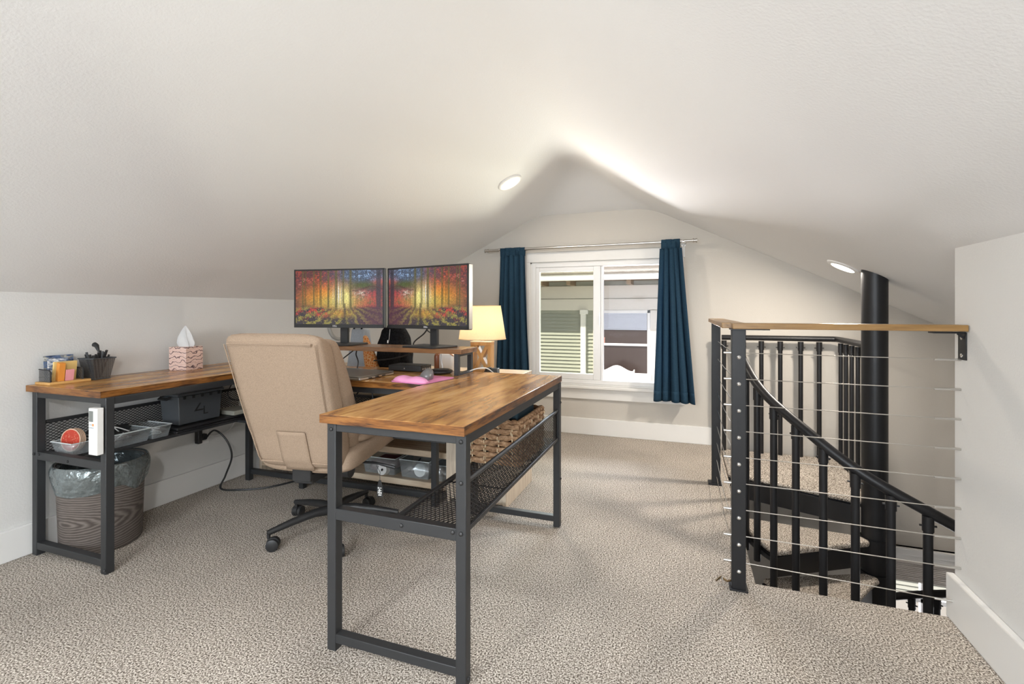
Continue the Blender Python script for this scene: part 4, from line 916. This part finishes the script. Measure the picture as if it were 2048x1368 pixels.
def curtain(label, xt0, xt1, xb0, xb1, zt, zb, folds, seed, rodz, tabs):
    t = thing('curtain', label, 'curtain', ((xt0+xt1)/2,YC,zb))
    rn = random.Random(seed); ph = rn.random()*6
    def fn(a, b):
        x = (xt0+(xt1-xt0)*a)*(1-b)+(xb0+(xb1-xb0)*a)*b
        am = (.016+.020*b)*(.55+.9*(.5+.5*mn.noise((a*5+seed,b*1.3,0))*1.6))
        y = YC + am*math.sin(2*PI*folds*a+ph+.5*math.sin(3*a+b*1.2)) + .010*math.sin(2*PI*folds*.53*a+1+b) + .006*math.sin(b*5+a*9)
        x += .010*math.cos(2*PI*folds*a+ph)
        z = zt+(zb-zt)*b + .004*math.sin(5*a)*b
        return (x, y-.012, z)
    part('curtain_panel', MB().grid(fn, 110, 40), 'navy', t, solid=.002, angle=180)
    def hem(a, b): 
        p_ = fn(a, .93+.07*b); return (p_[0], p_[1]-.003, p_[2])
    part('hem', MB().grid(hem, 110, 3), 'navy', t, solid=.002, angle=180)
    for k in range(tabs):
        a = (k+.5)/tabs; xc = xt0+.018+(xt1-xt0-.036)*a; hwid = (xt1-xt0)/tabs*.58; q = fn(a, 0)
        def tab(u_, v_):
            th = PI*1.0*v_; r_ = .0165+.002*(k%2)
            if v_ < .25: return (xc+(u_-.5)*2*hwid*(1.05), q[1]*(1-v_/.25)+(YC-r_)*v_/.25, zt-.01+(rodz-zt+.01)*(v_/.25))
            if v_ > .75: w_ = (v_-.75)/.25; return (xc+(u_-.5)*2*hwid*(1.05), (YC+r_)*(1-w_)+q[1]*w_+.008*w_, rodz+(zt-.01-rodz)*w_)
            an = PI*(v_-.25)/.5; return (xc+(u_-.5)*2*hwid, YC-r_*math.cos(an), rodz+r_*math.sin(an))
        part('curtain_tab', MB().grid(tab, 4, 24), 'navy', t, solid=.0018, angle=180)
    return t
curtain('left navy linen curtain hanging beside the table lamp', -1.585,-1.335,-1.625,-1.290,1.578,.36,5.5,1,1.628,5)
curtain('right navy linen curtain hanging over the right end of the window', -.192,-.028,-.245,.072,1.582,.345,4.6,4,1.637,4)

# ------------------------------------------------------------------ cable railing around the stair opening
cr_ = thing('cable_railing', 'black post railing with steel cables and wooden cap rail', 'railing', (.195,2.07,0))
P1 = (.195,2.070); P2 = (.181,3.262); pw = .025
for (px,py), nm in ((P1,'a'),(P2,'b')):
    part('post', MB().box(px-pw,px+pw,py-pw,py+pw,.0,1.005), 'black', cr_, bev=.002)
part('base_plate', MB().box(P1[0]-.033,P1[0]+.033,P1[1]-.033,P1[1]+.033,.0,.006), 'black', cr_, bev=.001)
part('base_plate', MB().box(P2[0]-.045,P2[0]+.035,P2[1]-.035,P2[1]+.035,.0,.012), 'black', cr_, bev=.001)
M['raily'] = wood('rail_wood_lengthwise', [(.35,(.20,.105,.032)), (.55,(.32,.18,.062)), (.7,(.42,.26,.11))], 1, .3, .1, 20)
part('cap_rail', MB().box(.172,XR-.003,2.028,2.112,1.008,1.030), 'rail', cr_, bev=.002, label='golden wood cap rail toward the wall')
part('cap_rail', MB().box(.139,.223,2.112,3.30,1.008,1.030), 'raily', cr_, bev=.002, label='short wood cap rail leading back')
part('corner_plate', MB().box(.165,.30,2.03,2.11,1.004,1.008), 'black', cr_)
for i in range(9):
    z = .914-.1016*i; ze = .909-.1025*i if i < 8 else .075
    part('cable', MB().tube([(P1[0]-.03,2.068,z),(XR,2.085,ze)], .0018, 6), 'steel', cr_)
    part('cable_fitting', MB().tube([(XR,2.085,ze),(XR-.075,2.084,ze)],[.0042,.0042],8), 'steel', cr_)
    part('cable_end', MB().tube([(P1[0]-.052,2.068,z),(P1[0]-.026,2.068,z)],[.004,.0065],10), 'steel', cr_)
    zb_ = .899-.103*i
    pts = [(P1[0]-.0,P1[1]+.025,zb_),(.18,2.6,zb_+.004),(P2[0],P2[1]-.025,zb_)]
    part('cable', MB().tube(pts, .0018, 6), 'chrome', cr_)
bolts([(P1[0],P1[1]-pw,.899-.103*i) for i in range(9)], (0,-1,0), cr_, .0075, 'chrome', 'bolt_cap', .008)
part('wall_bracket', MB().box(XR-.004,XR,2.045,2.095,.91,1.004).box(XR-.09,XR,2.05,2.09,1.000,1.005).beam((XR-.004,2.06,.985),(XR-.02,2.06,1.0),.006,.006), 'black', cr_, bev=.0008)
bolts([(XR-.004,2.07,.985),(XR-.004,2.07,.925)], (-1,0,0), cr_, .007, 'chrome', 'bracket_screw', .004)
hk = thing('gate_hook', 'small brass hook latch on the carpet at the front rail post', 'latch', (.125,2.08,.0))
part('hook_plate', MB().tube([(-.01,-.01,.012),(.01,.01,.02),(.03,.0,.012),(.045,-.005,.02)],.004,6), mat('dark_brass',(.18,.12,.06),.35,.9), hk, local=True)
part('hook_pin', MB().tube([(.01,0,.02),(.012,-.01,.03),(.015,-.03,.006)],.003,6), 'steel', hk, local=True)

# ------------------------------------------------------------------ spiral staircase
CX, CY = 1.000, 3.235
sp = thing('spiral_staircase', 'black steel spiral staircase with carpeted treads and round centre pole', 'staircase', (CX,CY,-2.6))
zc_ = cz(CX,CY)
# centre pole cut to the ceiling slope
pr_ = .062; seg = 36; vs = []
for k in range(seg):
    a = 2*PI*k/seg; x, y = CX+pr_*math.cos(a), CY+pr_*math.sin(a); vs.append((x,y,-2.6))
for k in range(seg):
    a = 2*PI*k/seg; x, y = CX+pr_*math.cos(a), CY+pr_*math.sin(a); vs.append((x,y,cz(x,y)+.004))
part('centre_pole', MB().add(vs, [(k,(k+1)%seg,seg+(k+1)%seg,seg+k) for k in range(seg)], True), 'black', sp)
part('pole_joint', MB().lathe([(.0625,.968),(.0632,.970),(.0632,.976),(.0625,.978)],(CX,CY,0),36), 'black', sp)
def pol(r, deg): a = R(deg); return (CX+r*math.cos(a), CY+r*math.sin(a))
# landing
lp_ = [(.268,3.500),(.36,3.490),(.93,3.260),(1.035,3.30),(1.035,4.125),(.268,4.125)]
ld = part('landing', MB().prism(lp_, -.028, -.002), 'carpet', sp, bev=.012, seg=3, label='carpeted landing tread level with the floor')
fa = MB().beam((.262,3.512,-.085),(.94,3.270,-.095),.012,.115).box(.262,1.04,4.105,4.125,-.14,-.028).box(1.025,1.040,3.30,4.125,-.14,-.028).prism([(.275,3.52),(.93,3.29),(1.03,3.30),(1.03,4.11),(.275,4.11)],-.045,-.03)
part('landing_frame', fa, 'black', sp, bev=.001)
DA, DZ = 27.5, .19
for k in range(1, 12):
    a0_ = 178+DA*(k-1); a1_ = a0_+DA+8; z = -DZ*k
    if k == 1: a0_, a1_ = 176, 214
    poly = [pol(.072,a0_+8)]+[pol(.665,a0_+(a1_-a0_)*t/6) for t in range(7)]+[pol(.19,a1_+8),pol(.10,a1_+24),pol(.070,a1_+22)]
    td = part('tread', MB().prism(poly, z-.030, z), 'carpet', sp, bev=.012, seg=3, label='carpeted wedge tread')
    p0, p1 = pol(.15,a1_-1+7), pol(.66,a1_-1); q0, q1 = pol(.15,a0_+6), pol(.66,a0_+1)
    fr_ = MB().beam((p0[0],p0[1],z-.085),(p1[0],p1[1],z-.085),.010,.11).prism([pol(.07,a0_+6)]+[pol(.668,a0_+(a1_-a0_)*t/6) for t in range(7)]+[pol(.07,a1_-2)], z-.040, z-.031)
    fr_.tube([pol(.672,a0_+(a1_-a0_)*t/6)+(z-.05,) for t in range(7)], .012, 6)
    part('tread_frame', fr_, 'black', td)
    part('hub_sleeve', MB().lathe([(.064,z-DZ+.02),(.070,z-DZ+.02),(.070,z),(.064,z)],(CX,CY,0),30), 'black', sp)
# handrail helix
RR = .69
AN = [-180,-167,-154,-143,-133,-123,-113,-102,-92,-85]; HZ = [.86,.789,.665,.598,.529,.450,.362,.297,.232,.188]
def hz(a):
    if a > -85: return .188-(a+85)*.0066
    return float(np.interp(a, AN, HZ))
def smooth_hz(a): return sum(hz(a+d) for d in (-8,-4,0,4,8))/5
pts = [pol(RR,a)+(smooth_hz(a)-.012,) for a in np.arange(-176,150,4)]
part('spiral_handrail', MB().tube(pts, .0235, 16), 'black', sp)
def baluster(x, y, z0, z1, nx, ny, br=.0155):
    mb = MB().tube([(x,y,z0),(x,y,z1-.05)], br, 14).tube([(x,y,z1-.078),(x,y,z1-.012)], br+.0035, 14)
    mb.tube([(x-nx*.030,y-ny*.030,z1-.055),(x+nx*.030,y+ny*.030,z1-.055)], .0045, 8)
    return part('baluster', mb, 'black', sp)
for i in range(24):
    a = -166+10.6*i; x, y = pol(RR, a); tz = math.floor((a+182)/DA)+1
    baluster(x, y, -DZ*tz-.10, smooth_hz(a)-.018, math.sin(R(a))*-1, math.cos(R(a)), .0175)
# landing guard
gz_ = .872; gy = 4.09; gx = 1.035
part('landing_handrail', MB().tube([(.268,gy,gz_),(1.0,gy,gz_),(1.03,gy-.01,gz_),(gx,gy-.04,gz_),(gx-.012,3.30,gz_)], .020, 14), 'black', sp)
for x in (.285,.41,.545,.672,.806,.925): baluster(x, gy, -.05, gz_-.012, 1, 0)
for y in (3.985,3.865,3.745,3.625): baluster(gx-.003, y, -.05, gz_-.012, 0, 1, .0125)

# ------------------------------------------------------------------ outside: the neighbouring house
YN = 8.5
nh = thing('neighbour_house', 'neighbouring grey-green lap-sided house seen through the window', 'house', (-1.6,YN,-3))
M['sid'] = mat('grey_green_siding', (.40,.41,.36), .7); M['extw'] = mat('exterior_trim', (.74,.70,.64), .6)
sd = MB(); z = -3.0
while z < 1.09:
    sd.add([(-7,YN-.032,z),(5,YN-.032,z),(5,YN-.004,z+.064),(-7,YN-.004,z+.064)], [(0,1,2,3)]); sd.add([(-7,YN-.032,z),(5,YN-.032,z),(5,YN+.0,z),(-7,YN+.0,z)], [(3,2,1,0)]); z += .064
sd.box(-7,5,YN,YN+.15,-3,1.6)
part('lap_siding', sd, 'sid', nh)
part('frieze_board', MB().box(-7,5,YN-.035,YN,1.295,1.52).box(-7,5,YN-.050,YN,1.088,1.288), 'extw', nh, bev=.003)
part('soffit', MB().box(-7,5,YN-.48,YN,1.60,1.62), mat('brown_soffit',(.16,.10,.06),.8), nh)
rt = MB(); x = -6.9
while x < 5: rt.box(x,x+.07,YN-.46,YN,1.52,1.60); x += .50
part('rafter_tail', rt, mat('rafter_paint',(.30,.22,.15),.7), nh)
part('gutter', MB().box(-7,5,YN-.60,YN-.48,1.585,1.70), 'trim', nh, bev=.01)
rfn = MB().add([(-7,YN-.62,1.70),(5,YN-.62,1.70),(5,YN+3,3.3),(-7,YN+3,3.3)], [(0,1,2,3)])
part('roof', rfn, mat('grey_brown_shingle',(.30,.27,.23),.9,bump=.8,bscale=20,bdist=.02), nh, solid=.05)
dn = MB().box(-1.735,-1.640,YN-.09,YN-.02,-3,1.06).box(-1.745,-1.60,YN-.10,YN-.02,1.02,1.10); part('downspout', dn, 'trim', nh, bev=.006)
nw = MB().box(-1.52,-1.38,YN-.05,YN,-.2,1.10).box(-.56,-.30,YN-.05,YN,-.2,1.10); part('corner_board', nw, 'extw', nh)
wf = part('window_frame', MB().box(-1.40,-1.35,YN-.06,YN,-.1,1.09).box(-.60,-.55,YN-.06,YN,-.1,1.09).box(-1.40,-.55,YN-.06,YN,1.04,1.09).box(-1.40,-.55,YN-.07,YN,.48,.52).box(-1.42,-.53,YN-.09,YN,-.12,.02), 'trim', nh, bev=.004)
part('dark_pane', MB().box(-1.36,-.59,YN-.046,YN-.040,.0,1.05), 'dglass', wf)
bd = MB()
for k in range(11): bd.box(-1.345,-.605,YN-.056,YN-.047,.752+k*.027,.752+k*.027+.025)
part('window_blind', bd, mat('blue_white_blind',(.55,.58,.66),.5), wf)
part('painted_chimney_reflection', MB().box(-1.39,-1.31,YN-.062,YN-.055,.50,.62), mat('salmon_reflection',(.55,.25,.19),.7), nh)  # salmon patch painted on as a reflection in the pane
bn = thing('garden_bench', 'white bench with arched back standing at the neighbouring window', 'bench', (-1.05,YN-.5,-.14))
xs = np.linspace(-.285,.285,41)
def archz(x): u_ = abs(x)/.285; return .285+.045*math.cos(min(1,u_*1.15)*PI)+( .03 if u_ > .93 else 0)
poly = [(x, archz(x)) for x in xs]; vb = []
mb = MB(); n = len(poly)
mb.add([(x,-.02,0) for x,_ in poly]+[(x,-.02,z_) for x,z_ in poly]+[(x,.02,0) for x,_ in poly]+[(x,.02,z_) for x,z_ in poly],
       [(i,i+1,n+i+1,n+i) for i in range(n-1)]+[(2*n+i+1,2*n+i,3*n+i,3*n+i+1) for i in range(n-1)]+[(n+i,n+i+1,3*n+i+1,3*n+i) for i in range(n-1)])
M['bwhite'] = mat('bench_white', (.78,.74,.66), .5)
part('bench_back', mb, 'bwhite', bn, local=True, bev=.004)
part('bench_seat', MB().box(-.31,.31,-.35,.03,.02,.06), 'bwhite', bn, local=True, bev=.004)
for x in (-.28,.28): part('bench_leg', MB().box(x-.025,x+.025,-.33,-.28,-.2,.02).box(x-.025,x+.025,-.02,.03,-.2,.02), 'bwhite', bn, local=True)
tag(part('porch_roof', MB().box(-1.75,.6,YN-1.3,YN-.08,-.40,-.34), 'trim'), 'flat white porch roof below the neighbouring window', 'roof')
tag(part('lawn', MB().box(-14,14,YF+.3,22,-3.2,-3.0), mat('outdoor_ground',(.35,.33,.30),.9)), 'pale ground between the two houses', 'ground', kind='structure')
